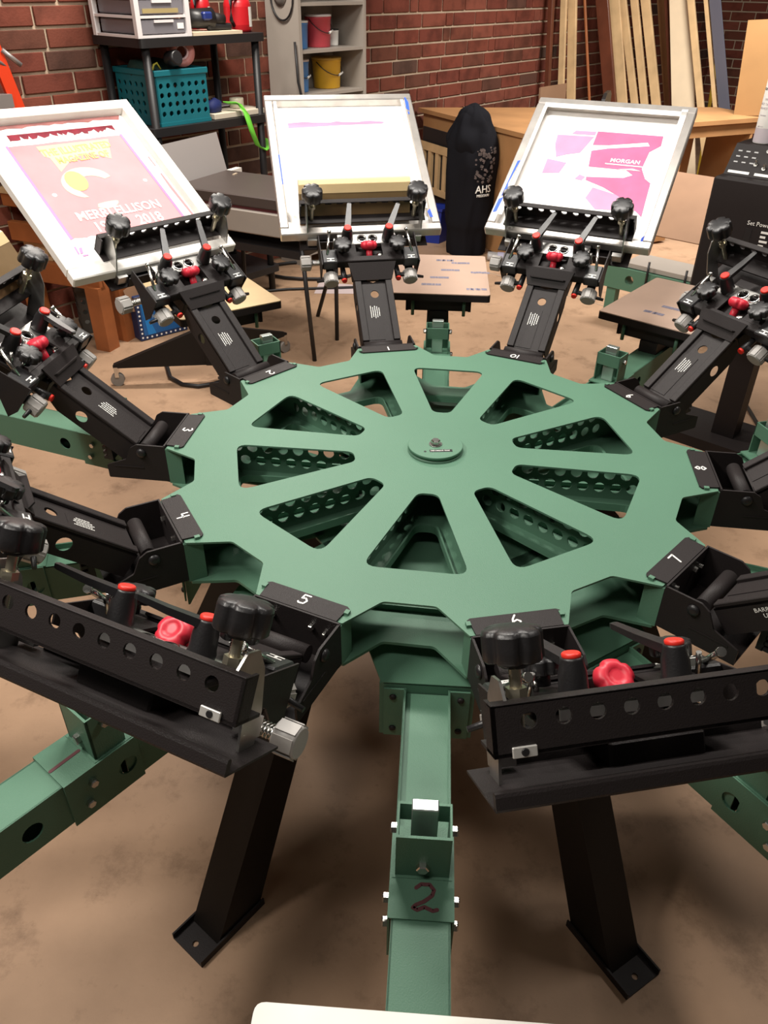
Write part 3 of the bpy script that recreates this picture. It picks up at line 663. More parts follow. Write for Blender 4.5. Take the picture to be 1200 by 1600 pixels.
# squeegees
def squeegee(k, M, L, label):
    r = empty('squeegee', label, 'squeegee', M, 'wooden squeegees left on the heads')
    pf = fillet([(-.017, .066), (.017, .066), (.017, .092), (.008, .105), (-.008, .105), (-.017, .092)], [0, 0, .004, .004, .004, .004], 3)
    obj('handle', MB().prism(pf, -L/2, L/2, RX(90)), WOODL, r)
    obj('handle_body', MB().prism([(-.014, .0), (.014, .0), (.0165, .066), (-.0165, .066)], -L/2, L/2, RX(90)), mat('brown_squeegee_wood', (.20, .125, .055), .5, var=.2, vscale=9), r)  # squeegee body in a darker brown than the handle above it
    obj('blade', MB().box(-.004, .004, -L/2, L/2, -.028, .004), mat('brown_rubber_blade', (.28, .15, .06), .5), r)
    return r
squeegee(1, heads[1].matrix_world @ RY(-31) @ T(.478, .022, .034) @ RY(32), .345, 'wooden handled squeegee lying across the nearly blank screen')
squeegee(3, heads[3].matrix_world @ RY(-32) @ T(.476, -.075, .052) @ RY(60), .32, 'wooden handled squeegee lying on the clamp of the head marked 3')
# ================================================================== BACKGROUND
def noisy(mb, amp, freq, seed=0):
    from mathutils import noise
    out = []
    for p in mb.v:
        v = Vector(p); n = noise.noise_vector(v*freq + Vector((seed, seed*.7, 0))); out.append(tuple(v + n*amp))
    mb.v = out; return mb
PBLK = mat('shelf_black_plastic', (.014, .013, .014), .5)
GREYM = mat('grey_enamel', (.36, .32, .28), .5, var=.06, vscale=5)
CLEARW = mat('milky_white_plastic', (.72, .68, .68), .4)
DRAWER = mat('smoky_clear_plastic', (.20, .19, .21), .25, spec=.5)
TEAL = mat('teal_plastic', (.010, .16, .20), .42)
REDJ = mat('red_jug_plastic', (.48, .012, .018), .35)
BLUEP = mat('blue_plastic', (.06, .20, .48), .4)
# --- black shelf unit
sh = empty('shelf_unit', 'black plastic shelf unit against the brick wall beside the grey cabinet', 'shelf', WM(-2.215, .27, 0))
for z in (.12, .58, 1.03, 1.45):
    obj('shelf_board', MB().prism(fillet([(-.425, -.23), (.425, -.23), (.425, .23), (-.425, .23)], .03, 4), z, z + .042), PBLK, sh)
for x in (-.375, .375):
    for y in (-.19, .19): obj('shelf_post', MB().cyl((x, y, 0), (x, y, 1.45), .022, n=14), PBLK, sh)
ZS1, ZS2 = 1.492, 1.072
# --- drawer unit
du = empty('drawer_unit', 'white framed plastic drawer unit with smoky clear drawers on top of the black shelf', 'drawers', WM(-2.475, .29, ZS1 + .001))
fb = MB()
for x in (-.155, .155):
    for y in (-.19, .19): fb.box(x-.014, x+.014, y-.014, y+.014, 0, .44)
for i in range(6): fb.box(-.165, .165, -.20, .20, i*.086, i*.086 + .012)
obj('drawer_frame', fb, CLEARW, du)
for i in range(5):
    d = obj('drawer', MB().box(-.138, .138, -.196, .17, .016 + i*.086, .080 + i*.086, ID, .006), DRAWER, du)
    obj('drawer_pull', MB().box(-.06, .06, -.204, -.196, .066 + i*.086, .078 + i*.086), CLEARW, d)
obj('drawer_sticker', MB().box(.085, .125, -.1985, -.1965, .036, .062), WHT, du)
obj('drawer_contents', MB().box(-.12, .10, -.199, -.1965, .108, .128), mat('straw_contents', (.36, .28, .12), .7), du)
# --- things on the top shelf
tag(obj('white_board', MB().box(-.17, .17, -.10, .10, 0, .016), mat('cream_board', (.62, .52, .38), .6), None, WM(-2.13, .40, ZS1 + .001)), 'cream board lying on top of the black shelf unit', 'board')
hg = empty('heat_gun', 'black heat gun with a blue panel lying on the cream board', 'heat gun', WM(-2.13, .40, ZS1 + .018))
obj('barrel', noisy(MB().cyl((-.13, .02, .06), (.03, -.02, .055), .042, .05, 18), .008, 14), BLACKP, hg); obj('nozzle', MB().cyl((.03, -.02, .055), (.10, -.03, .05), .032, .026, 16), BLACK, hg)
obj('grip', noisy(MB().box(-.02, .15, -.05, -.01, .0, .035, ID, .01), .006, 12), BLACKP, hg); obj('blue_panel', MB().box(-.06, .0, -.066, -.03, .05, .09, ID, .008), mat('deep_blue_plastic', (.015, .03, .16), .4), hg)
obj('cable_stub', MB().tube([(-.13, .02, .06), (-.15, .0, .14), (-.08, -.02, .17), (.02, -.03, .15)], .007, 8), PBLK, hg)
def jug(M, label, r=.066, h=.16):
    j = empty('ink_jug', label, 'jug', M, 'red plastic jugs on the black shelf')
    obj('body', MB().lathe([(r*.92, 0), (r, .012), (r, h*.78), (r*.9, h*.9), (r*.62, h), (r*.62, h*1.12)], ID, 28), REDJ, j)
    obj('lid', MB().lathe([(r*.7, h*1.1), (r*.7, h*1.28), (r*.62, h*1.32)], ID, 24), REDJ, j)
    obj('handle', MB().tube([(-r*.6, -r*.7, h), (-r*1.25, -r*.8, h*.9), (-r*1.3, -r*.8, h*.35), (-r*.85, -r*.5, h*.2)], .011, 8), PBLK, j)
    obj('paper_label', MB().lathe([(r*1.005, h*.2), (r*1.005, h*.72)], ID, 28, False), REDJ, j)
    lb = MB(); n = 6
    vs = []
    for i in range(n+1):
        a = R(-78 + i*9); vs += [(r*1.012*math.cos(a), r*1.012*math.sin(a), h*.15), (r*1.012*math.cos(a), r*1.012*math.sin(a), h*.72)]
    lb.add(vs, [(2*i, 2*i+2, 2*i+3, 2*i+1) for i in range(n)]); obj('white_label', lb, WHT, j)
    return j
jug(WM(-1.85, .34, ZS1 + .001), 'large red jug with a white label at the end of the black shelf', .078, .17); jug(WM(-2.02, .22, ZS1 + .001), 'red jug behind the heat gun on the black shelf', .055, .17)
# --- teal crate
cr = empty('milk_crate', 'teal plastic milk crate with round holes on the black shelf', 'crate', WM(-2.385, .275, ZS2 + .001))
def crate(root, X, Y, H, m, n, rows, hr):
    for sx, half, ln in ((0, Y, X), (1, X, Y)):
        hl = [circ(-ln + (i+.5)*2*ln/n, hz, hr, 12) for hz in rows for i in range(n)]
        for s in (-1, 1):
            Mx = (T(0, s*half, 0) @ RX(90)) if sx == 0 else (T(s*half, 0, 0) @ RZ(90) @ RX(90))
            obj('crate_side', MB().prism([(-ln, 0), (ln, 0), (ln, H), (-ln, H)], -.004, .004, Mx, hl), m, root)
    obj('crate_floor', MB().box(-X, X, -Y, Y, 0, .006), m, root)
    for s in (-1, 1):
        multi('crate_rim', [MB().box(-X-.012, X+.012, s*Y-.012, s*Y+.012, H-.03, H, ID, .004), MB().box(s*X-.012, s*X+.012, -Y, Y, H-.03, H, ID, .004)], m, root)
        multi('crate_foot', [MB().box(-X-.006, X+.006, s*Y-.008, s*Y+.008, 0, .018), MB().box(s*X-.008, s*X+.008, -Y, Y, 0, .018)], m, root)
crate(cr, .165, .185, .27, TEAL, 7, (.06, .105, .15, .195), .0135)
tp = empty('tape_roll', 'wide pink tape roll standing on the rim of the teal crate', 'tape', WM(-2.335, .415, ZS2 + .345) @ RZ(-25))
obj('roll', MB().lathe([(.070, -.03), (.070, .03), (.036, .03), (.036, -.03), (.070, -.03)], RX(90), 32, False), mat('dusty_pink_tape', (.55, .22, .20), .5), tp); obj('core', MB().lathe([(.036, -.03), (.036, .03), (.030, .03), (.030, -.03), (.036, -.03)], RX(90), 28, False), mat('pink_paper_core', (.62, .42, .42), .6), tp)
tag(obj('black_canister', MB().lathe([(.036, 0), (.038, .004), (.038, .07), (.03, .08)], RX(80), 24), BLACKP, None, WM(-2.425, .425, ZS2 + .315)), 'short black canister beside the pink tape roll on the teal crate', 'canister')
cl_ = noisy(MB().lathe([(.03, .12), (.11, .10), (.13, .05), (.12, 0)], Matrix.Diagonal((1.05, .8, .8, 1)), 24), .02, 9)
tag(obj('green_cloth', cl_, mat('dark_green_cloth', (.02, .06, .05), .8), None, WM(-2.42, .25, ZS2 + .215)), 'dark green cloth bundled in the teal crate', 'cloth')
tag(obj('yellow_strap', MB().tube([(-.03, 0, -.03), (-.01, 0, .012), (.01, 0, .02), (.03, 0, -.01)], .006, 6), mat('yellow_strap', (.55, .50, .06), .5), None, WM(-2.50, .40, ZS2 + .28)), 'yellow strap poking over the rim of the teal crate', 'strap')
# --- right half of the second shelf
tag(obj('foam_slab', MB().box(-.19, .19, -.14, .14, 0, .03, ID, .003), mat('cream_foam', (.66, .58, .46), .7), None, WM(-2.00, .33, ZS2 + .001)), 'cream slab beside the teal crate on the second shelf', 'slab')
tag(obj('blue_rag', noisy(MB().lathe([(.012, 0), (.05, .006), (.045, .05), (.015, .065)], Matrix.Diagonal((1.2, .8, 1, 1)), 14), .014, 22), mat('navy_cloth', (.01, .02, .12), .7), None, WM(-2.14, .40, ZS2 + .033)), 'navy blue rag lying against the teal crate', 'rag')
tag(obj('clear_tape_roll', MB().lathe([(.040, 0), (.042, .003), (.042, .05), (.040, .053), (.028, .053), (.028, 0), (.040, 0)], ID, 28, False), mat('clear_tape', (.55, .50, .38), .3), None, WM(-1.93, .36, ZS2 + .033)), 'clear tape roll standing on the cream slab', 'tape')
tag(obj('paper_sheet', noisy(MB().prism([(-.13, -.05), (.10, -.07), (.12, .06), (-.09, .08)], 0, .002), .006, 10), mat('lilac_paper', (.62, .56, .62), .7), None, WM(-2.03, .26, ZS2 + .043)), 'crumpled lilac paper lying on the cream slab', 'paper')
gp = [(-.06, -.05, .03), (-.03, -.13, .032), (-.01, -.165, -.02), (.02, -.17, -.12), (.06, -.165, -.20), (.13, -.14, -.235), (.20, -.10, -.23), (.25, -.05, -.20)]
rb = MB()
vs = []
for i, p in enumerate(gp): vs += [(p[0]-.022, p[1], p[2]+.008), (p[0]+.022, p[1], p[2]-.008), (p[0]+.022, p[1]+.004, p[2]-.004), (p[0]-.022, p[1]+.004, p[2]+.012)]
fs = []
for i in range(len(gp)-1):
    for q in range(4): fs.append((i*4+q, i*4+(q+1) % 4, (i+1)*4+(q+1) % 4, (i+1)*4+q))
rb.add(vs, fs, ID, True)
tag(obj('green_ribbon', rb, mat('lime_green_ribbon', (.16, .62, .05), .5), None, WM(-1.99, .36, ZS2 + .04)), 'lime green ribbon hanging off the second shelf', 'ribbon')
# --- grey cabinet with pails
cb = empty('steel_cabinet', 'open grey steel cabinet holding ink pails against the brick wall', 'cabinet', WM(-1.05, .18, 0))
for x in (-.30, .30): obj('cabinet_side', MB().box(x-.008, x+.008, -.15, .15, 0, 1.95), GREYM, cb)
obj('cabinet_back', MB().box(-.30, .30, .142, .15, 0, 1.95), GREYM, cb)
for z in (.10, .36, .62, .87, 1.115, 1.365, 1.62, 1.94): obj('cabinet_shelf', MB().box(-.292, .292, -.148, .142, z-.012, z + .006), GREYM, cb)
for s in (-1, 1): obj('cabinet_stile', MB().box(s*.30-.012, s*.30+.012, -.154, -.146, 0, 1.95), GREYM, cb)
obj('shelf_latch', MB().box(.306, .314, -.15, -.13, 1.46, 1.49), GREYM, cb)
def pail(p, o, z, r, h, m, lid, label, bail=True, name='ink_pail'):
    g = empty(name, label, 'pail', WM(p, o, z + .001), 'ink pails in the grey cabinet')
    obj('body', MB().lathe([(r*.90, 0), (r*.92, .004), (r, h*.86), (r*1.03, h*.87), (r*1.03, h*.93), (r, h*.94)], ID, 28), m, g)
    obj('lid', MB().lathe([(r*1.05, h*.93), (r*1.05, h*.99), (r*.98, h)], ID, 28), lid, g)
    if bail:
        pts = [(r*1.03*math.cos(R(a)), r*1.04*math.sin(R(a)) - .004, h*.86 - math.sin(R(a+180))*h*.42) for a in range(180, 361, 15)]
        b = obj('bail', MB().tube(pts, .0028, 6), PBLK, g); obj('bail_grip', MB().cyl((r*.15, -r*1.06, h*.44), (r*.75, -r*.82, h*.50), .007, n=8), WHT, b)
    return g
pail(-1.03, .17, 1.371, .085, .185, mat('red_ink_pail', (.50, .055, .075), .45), CLEARW, 'red pail with a white lid on the middle cabinet shelf')
pail(-1.24, .20, 1.371, .062, .155, BLUEP, WHT, 'small blue pail with a white label beside the red pail', False)
pail(-.87, .14, 1.371, .046, .095, WHT, BLACKP, 'white jar with a black lid beside the red pail', False, 'ink_jar')
pail(-1.23, .17, 1.121, .072, .19, BLUEP, CLEARW, 'blue pail with a white lid on the lower cabinet shelf')
pail(-.93, .14, 1.121, .098, .185, mat('yellow_pail', (.66, .36, .02), .45), mat('yellow_pail_rim', (.62, .40, .08), .45), 'yellow pail on the lower cabinet shelf')
tag(obj('cable_loop', MB().tube([(-.312 - .008, -.02 + .10*math.cos(R(a)), .10*math.sin(R(a))*1.3) for a in range(150, 395, 12)], .006, 8), PBLK, None, WM(-1.05, .18, 1.66)), 'black cable looped on the side of the grey cabinet', 'cable')
tag(obj('magnet_dish', MB().lathe([(.055, 0), (.052, .014), (.03, .022)], T(-.308, .0, 0) @ RY(-90), 28), mat('grey_metal_dish', (.24, .22, .20), .4, .6), None, WM(-1.05, .18, 1.66)), 'round grey metal dish stuck to the side of the grey cabinet', 'dish')
tag(obj('hanging_cord', MB().tube([(-.33, -.13, 1.42), (-.335, -.15, 1.2), (-.31, -.17, 1.05), (-.29, -.2, .7), (-.3, -.22, .3), (-.28, -.24, .01)], .008, 8), PBLK, None, WM(-1.05, .18, 0)), 'black cord hanging down beside the grey cabinet', 'cord')
# --- grey vacuum unit on its black stand, between shelf and cabinet
gu = empty('exposure_unit', 'low grey exposure unit with a dark lid and a handle on a black stand', 'machine', WM(-2.42, 1.06, 0, 14))
obj('base_box', MB().box(-.26, .30, -.46, .36, .66, .775, ID, .006), GREYM, gu)
ld = obj('dark_lid', MB().box(-.25, .22, -.40, .36, .79, .845, ID, .006), mat('dark_taupe_lid', (.075, .058, .052), .45, var=.06, vscale=5), gu)
obj('lid_gap', MB().box(-.24, .24, -.40, .35, .775, .79), mat('maroon_gasket', (.10, .018, .022), .6), gu)
obj('lid_handle', MB().box(-.10, .19, -.420, -.402, .808, .832, ID, .004).box(-.20, .02, -.416, -.400, .800, .820), PBLK, ld)
for x, y in ((.17, .22), (.19, -.36), (-.21, .30)): obj('lid_clip', MB().box(x-.02, x+.02, y-.006, y+.006, .845, .850, RZ(8)), mat('tan_clip', (.55, .44, .32), .5), ld)
obj('grey_sheet', MB().box(-.27, .27, 0, .006, 0, .24, T(-.02, .37, .80) @ RX(-14), 0), mat('light_grey_sheet', (.34, .31, .30), .6), gu)
for a, b in (((-.22, -.40, .66), (-.20, -.44, .0)), ((.24, -.40, .66), (.40, -.10, .0)), ((.24, .30, .66), (.26, .34, 0)), ((-.22, .30, .66), (-.24, .34, 0)), ((.10, -.42, .66), (.12, -.40, .0))): obj('stand_leg', MB().cyl(a, b, .012, n=10), PBLK, gu)
obj('stand_shelf', MB().box(-.24, .28, -.40, .30, .56, .60), PBLK, gu)
obj('white_edge_board', MB().box(.0, .42, .40, .44, .78, .82), WHITEP, gu)
# --- black stand with casters (heater base) behind head 2
fs_ = empty('caster_stand', 'black tapered stand base on casters standing behind print head 2', 'stand', T(-.99, 2.28, 0))
for tx, ty in ((-.50, -.06), (.33, .40), (.30, -.40)):
    d = Vector((tx, ty)); L = d.length; ang = math.degrees(math.atan2(ty, tx))
    lg = obj('stand_foot', MB().prism([(0, .10), (0, .30), (.03, .30), (L, .115), (L, .10)], -.018, .018, RZ(ang) @ RX(90)), LEGBLK, fs_)
    cs = obj('caster', MB().cyl((L-.01, -.014, .034), (L-.01, .014, .034), .034, n=20, M=RZ(ang)), mat('grey_caster_rubber', (.20, .18, .16), .5), lg)
    obj('caster_fork', MB().box(L-.022, L-.002, -.02, .02, .05, .105, RZ(ang)), STEEL, lg)
obj('stand_post', MB().box(-.03, .03, -.03, .03, .10, .62), LEGBLK, fs_)
tag(obj('floor_cable', MB().tube([(-1.344, 2.679, .012), (-1.287, 2.458, .012), (-1.23, 2.295, .012), (-1.148, 2.21, .012), (-1.061, 2.189, .012), (-.984, 2.221, .012), (-.86, 2.33, .012)], .011, 8), PBLK), 'black cable curving over the floor behind print head 2', 'cable')
tag(obj('power_cord', MB().tube([(-1.4, 3.55, .008), (-1.1, 3.62, .008), (-.75, 3.72, .008), (-.4, 3.76, .008), (-.1, 3.80, .008), (.2, 3.95, .008), (.45, 4.3, .008)], .010, 8), PBLK), 'black power cord lying across the paper on the floor', 'cord')
pts = [(-.62 + .34*math.cos(R(a)), 4.12 + .20*math.sin(R(a)), .010 + a*.00001) for a in range(0, 700, 20)]
tag(obj('coiled_cord', MB().tube(pts, .010, 8), PBLK), 'black cord coiled on the floor beside the exposure unit', 'cord')
tag(obj('paper_scrap', MB().prism([(-.55, 3.90), (-.25, 3.83), (-.22, 3.66), (-.57, 3.66)], .0005, .0015), mat('pinkish_paper', (.55, .45, .45), .7)), 'pinkish sheet of paper lying on the concrete floor', 'paper')
tag(obj('right_cable', MB().tube([(1.63, 1.35, .01), (1.66, 1.55, .01), (1.68, 1.75, .01), (1.72, 2.1, .01)], .009, 8), PBLK), 'black cable on the floor below the heater cabinet', 'cable')
# --- ladder at the left
ladr = empty('step_ladder', 'orange ladder with grey treads leaning on the brick wall above the bench', 'ladder', WM(-3.10, .12, .832))
ORL = mat('orange_fibreglass', (.70, .05, .012), .4); LMET = mat('grey_ladder_metal', (.30, .27, .26), .4, .4)
def lx(x0, z): return x0 - z*.20
for x0 in (-.0, -.46):
    obj('ladder_rail', MB().box(-.032, .032, -.012, .012, 0, 1.3, T(x0, 0, 0) @ RY(-11.3)), ORL, ladr)
    obj('rear_rail', MB().box(-.02, .02, .0, .018, 0, 1.25, T(x0 - .07, .03, 0) @ RY(-11.3)), ORL, ladr)
for z in (.12, .40, .68, .96): obj('ladder_tread', MB().box(lx(-.46, z), lx(-.03, z), -.045, .03, z-.03, z + .03), LMET, ladr)
for z in (.52, .20): obj('ladder_brace', MB().cyl((lx(-.16, z), -.03, z + .14), (lx(.03, z), .0, z + .02), .010, n=8), LMET, ladr)
obj('rail_cap', MB().cyl((lx(.03, .62), -.01, .62), (lx(.10, .58), -.02, .55), .012, n=8), LMET, ladr)
# --- left wooden bench
bn = empty('wooden_bench', 'orange stained wooden bench frame beneath the rose screen', 'bench', T(-1.66, 2.70, 0) @ RZ(158))
obj('bench_leg', MB().box(-.03, .06, -.045, .045, 0, .36), ORW, bn); obj('bench_leg', MB().box(.42, .50, -.045, .045, 0, .36), ORW, bn); obj('bench_leg', MB().box(-.03, .06, -.20, -.12, 0, .36), ORW, bn)
for z0, z1 in ((.34, .455), (.555, .655), (.735, .80)): obj('bench_rail', MB().box(-.03, .52, -.02, .02, z0, z1, ID, .003), ORW, bn)
obj('bench_top', MB().box(-.04, .52, -.22, .03, .80, .83, ID, .003), WOOD, bn)
for x in (.02, .16, .30, .44): obj('bench_slat', MB().box(x, x + .10, -.20, -.02, .455, .475), WOOD, bn)
for x in (.10, .33): obj('bench_block', MB().box(x, x + .16, -.18, -.03, .476, .552), WOOD, bn)
obj('bench_rail', MB().box(-.03, .0, -.20, .0, .36, .44), ORW, bn); obj('bench_post', MB().box(.0, .06, -.20, -.14, .36, .80), ORW, bn); obj('bench_post', MB().box(.44, .50, -.20, -.14, .36, .80), ORW, bn)
gc = empty('grey_crate', 'dark grey slotted plastic crate on the floor under the bench', 'crate', T(-1.80, 3.07, 0.001) @ RZ(25))
crate(gc, .13, .11, .28, mat('dark_grey_crate', (.055, .048, .04), .6), 5, (.07, .13, .19), .014)
bb = empty('blue_box', 'blue retail box with a dotted white border standing on the floor', 'box', T(-1.44, 2.95, 0.001) @ RZ(40))
obj('carton', MB().box(-.15, .15, -.07, .07, 0, .26, ID, .004), mat('navy_carton', (.012, .03, .10), .5), bb)
bp_ = obj('blue_face', MB().prism([(-.125, .03), (.15, .03), (.15, .235), (-.125, .235)], .0705, .0712, RX(90)), mat('bright_blue_print', (.01, .11, .34), .4), bb)
obj('blue_wedge', MB().prism([(-.12, .235), (-.10, .03), (-.05, .03)], .0713, .0718, RX(90)), mat('sky_blue_print', (.01, .22, .62), .4), bp_)
for i in range(9): obj('border_dot', MB().prism(circ(-.137, .02 + i*.026, .006, 8), .0705, .0715, RX(90)), WHT, bb)
for i in range(9): obj('border_dot', MB().prism(circ(-.11 + i*.03, .016, .006, 8), .0705, .0715, RX(90)), WHT, bb)
obj('box_lettering', text_mesh('Robert Graham', .032, .0004), mat('faded_print', (.30, .36, .40), .6), bp_, T(.04, -.0722, .13) @ RX(90))
tag(obj('cardboard_scrap', MB().prism([(-.10, 0), (-.02, -.02), (.02, .03), (.06, -.01), (.12, .02), (.12, .14), (.05, .10), (-.02, .16), (-.12, .12)], 0, .004, RX(78)), CARD, None, T(-1.46, 2.87, .18) @ RZ(40)), 'torn cardboard scrap leaning on the blue box', 'cardboard')
# --- workbench at the back
def wq(p, o): v = wp(p, o, 0); return (v.x, v.y)
wb = empty('workbench', 'large brown plywood workbench standing at the back brick wall', 'workbench', T(*wp(.6, 1.2, 0)))
iv = T(*wp(.6, 1.2, 0)).inverted()
TOP = [(.22, .04), (-.28, 1.38), (1.75, 2.32), (2.0, 1.80), (.98, .80)]
obj('bench_top', MB().prism([wq(*q) for q in TOP], .855, .885, iv), MDF, wb)
def panel(a, b, z0, z1, name='side_panel', m=MDF, th=.02):
    A, B = Vector(wq(*a)), Vector(wq(*b)); d = (B-A); ang = math.degrees(math.atan2(d.y, d.x))
    return obj(name, MB().box(0, d.length, 0, th, z0, z1), m, wb, iv @ T(A.x, A.y, 0) @ RZ(ang))
panel((.24, .08), (-.26, 1.36), .36, .855); panel((-.05, .86), (-.26, 1.36), .02, .36)
panel((-.24, 1.37), (.05, 1.50), .02, .855); panel((.05, 1.50), (1.68, 2.26), .77, .855, 'front_apron'); panel((.95, 1.92), (1.05, 1.965), .02, .77, 'bench_leg')
panel((1.66, 2.25), (1.95, 1.80), .02, .855); panel((.3, .15), (1.85, 1.72), .02, .855, 'back_panel')
panel((.05, 1.40), (.95, 1.82), .45, .48, 'inner_shelf', MDF, .4)
for i, x in enumerate((.22, .30, .40, .52)):
    a = wp(x*1.5-.1, 1.50 + x*.66, 0)
    tag(obj('plywood_strip', MB().box(-.035, .035, -.008, .008, 0, .62, RX(-6) @ RY((-6, -3, 4, 8)[i])), WOOD, None, T(a.x, a.y, .0) @ RZ(WANG-60)), ('wooden strip under the workbench, next to the corner panel', 'wooden strip under the workbench, second from the corner panel', 'wooden strip under the workbench, below the paper roll', 'wooden strip under the workbench, next to the bench leg')[i], 'wood strip', 'strips leaning under the workbench')
tag(obj('paper_roll', MB().cyl((-.22, 0, 0), (.22, 0, 0), .055, n=20), mat('cream_paper_roll', (.50, .40, .28), .7), None, T(*wp(.55, 1.85, .60)) @ RZ(WANG+25)), 'cream paper roll lying on the shelf under the workbench', 'roll')
sl_ = empty('slatted_frame', 'pale slatted wooden frame leaning on the workbench behind the black garments', 'frame', T(*wp(.0, .40, 0)) @ RZ(WANG-111))
for i in range(4): obj('slat', MB().box(-.20 + i*.11, -.155 + i*.11, -.012, .012, .33, .66), WOOD, sl_)
obj('cross_piece', MB().box(-.22, .22, -.016, -.010, .62, .68), WOOD, sl_); obj('cross_piece', MB().box(-.22, .22, -.016, -.010, .31, .36), WOOD, sl_)
obj('dark_backing', MB().box(-.22, .22, .012, .02, .0, .78), PBLK, sl_)
bnb = empty('blue_bin', 'blue plastic bin on the floor behind the black garments', 'bin', T(*wp(-.17, .56, .001)) @ RZ(WANG-30) @ Matrix.Scale(.85, 4))
obj('bin_body', MB().lathe([(.12, 0), (.15, .30), (.155, .31), (.145, .31), (.115, .01)], Matrix.Diagonal((1.2, .9, 1, 1)), 4, True, False), mat('royal_blue_bin', (.01, .03, .28), .45), bnb); obj('bin_rim', MB().lathe([(.152, .29), (.165, .295), (.165, .315), (.15, .315)], Matrix.Diagonal((1.2, .9, 1, 1)), 4, False, False), MATS['royal_blue_bin'], bnb)
# --- black garments draped on a stand
gm = empty('draped_garment', 'black printed garments draped over a stand in front of the workbench', 'clothing', T(.53, 4.62, 0) @ Matrix.Scale(.97, 4))
g = MB(); rows = [(0.0, .140), (.04, .145), (.15, .140), (.22, .150), (.235, .168), (.35, .170), (.50, .172), (.62, .182), (.70, .185), (.80, .18), (.88, .165), (.95, .12), (.985, .115), (1.02, .10), (1.045, .06), (1.055, .015)]
n = 40; vs = []; fs = []
for j, (z, r) in enumerate(rows):
    for i in range(n):
        a = 2*math.pi*i/n; f = 1 + .05*math.sin(7*a + z*3) + .035*math.sin(13*a - z*9); sh_ = .03*max(0, z-.75)
        vs.append((r*f*math.cos(a)*1.05 - sh_, r*f*math.sin(a)*.75, z))
for j in range(len(rows)-1):
    for i in range(n): a = j*n+i; b = j*n+(i+1) % n; fs.append((a, b, b+n, a+n))
g.add(vs, fs, ID, True); noisy(g, .022, 6.5, 3); g.f.append([(len(rows)-1)*n+i for i in range(n)]); g.sm.append(True)
gc_ = obj('black_cloth', g, mat('black_cotton', (.008, .008, .011), .9, spec=.15), gm)
gc_.modifiers.new('smooth', 'SUBSURF').levels = 1; gc_.modifiers['smooth'].render_levels = 1
hd = MB(); rows = [(.70, .10), (.76, .17), (.84, .19), (.90, .165), (.96, .13), (1.0, .12), (1.05, .08), (1.075, .02)]; vs = []; fs = []
for j, (z, r) in enumerate(rows):
    for i in range(n):
        a = 2*math.pi*i/n; f = 1 + .08*math.sin(5*a + z*20) + .05*math.sin(11*a); vs.append((r*f*math.cos(a) - .01, r*f*math.sin(a)*.8, z - .02))
for j in range(len(rows)-1):
    for i in range(n): a = j*n+i; b = j*n+(i+1) % n; fs.append((a, b, b+n, a+n))
hd.add(vs, fs, ID, True); noisy(hd, .03, 8, 9); hd.f.append([(len(rows)-1)*n+i for i in range(n)]); hd.sm.append(True)
ho = obj('folded_hood', hd, MATS['black_cotton'], gm); ho.modifiers.new('smooth', 'SUBSURF').levels = 1
def wrap(me, R0, ysc):                                        # bend lettering round the garment
    for v in me.vertices:
        a = v.co.x/R0; v.co = Vector((R0*math.sin(a)*1.0, -R0*math.cos(a)*ysc - v.co.z, v.co.y))
    return me
Gt = RZ(28)
obj('print_letters', wrap(text_mesh('AHS', .075, .002), .205, .92), WHT, gm, Gt @ T(0, 0, .515)); obj('print_small', wrap(text_mesh('MISSOURI', .026, .002), .205, .92), WHT, gm, Gt @ T(0, 0, .472))
pm = MB()
rr = random.Random(5); vs = []
for i in range(60):
    a = rr.uniform(-.40, .45); z = rr.uniform(.56, .80); s_ = rr.uniform(.004, .014)
    pm.box(-s_, s_, -.003, .003, -s_*.7, s_*.8, T(.20*math.sin(a), -.19*math.cos(a), z) @ Matrix.Rotation(a, 4, 'Z') @ RY(rr.uniform(-40, 40)))
po_ = obj('print_artwork', pm, mat('grey_garment_print', (.10, .075, .07), .8, var=.6, vscale=40), gm, Gt); po_['kind'] = 'stuff'
bo_ = empty('water_bottle', 'clear plastic water bottle lying on the floor by the garments', 'bottle', T(.68, 4.44, .034) @ RZ(-12) @ RY(90))
obj('bottle_body', MB().lathe([(.03, 0), (.032, .01), (.032, .06), (.029, .065), (.032, .07), (.032, .14), (.014, .18), (.014, .195)], ID, 20), mat('clear_pet', (.55, .56, .58), .15, spec=.6, alpha=.6), bo_); obj('bottle_label', MB().lathe([(.0327, .075), (.0327, .12)], ID, 20, False), mat('lilac_label', (.45, .45, .62), .5), bo_); obj('bottle_cap', MB().lathe([(.016, .19), (.016, .212)], ID, 16), WHT, bo_)
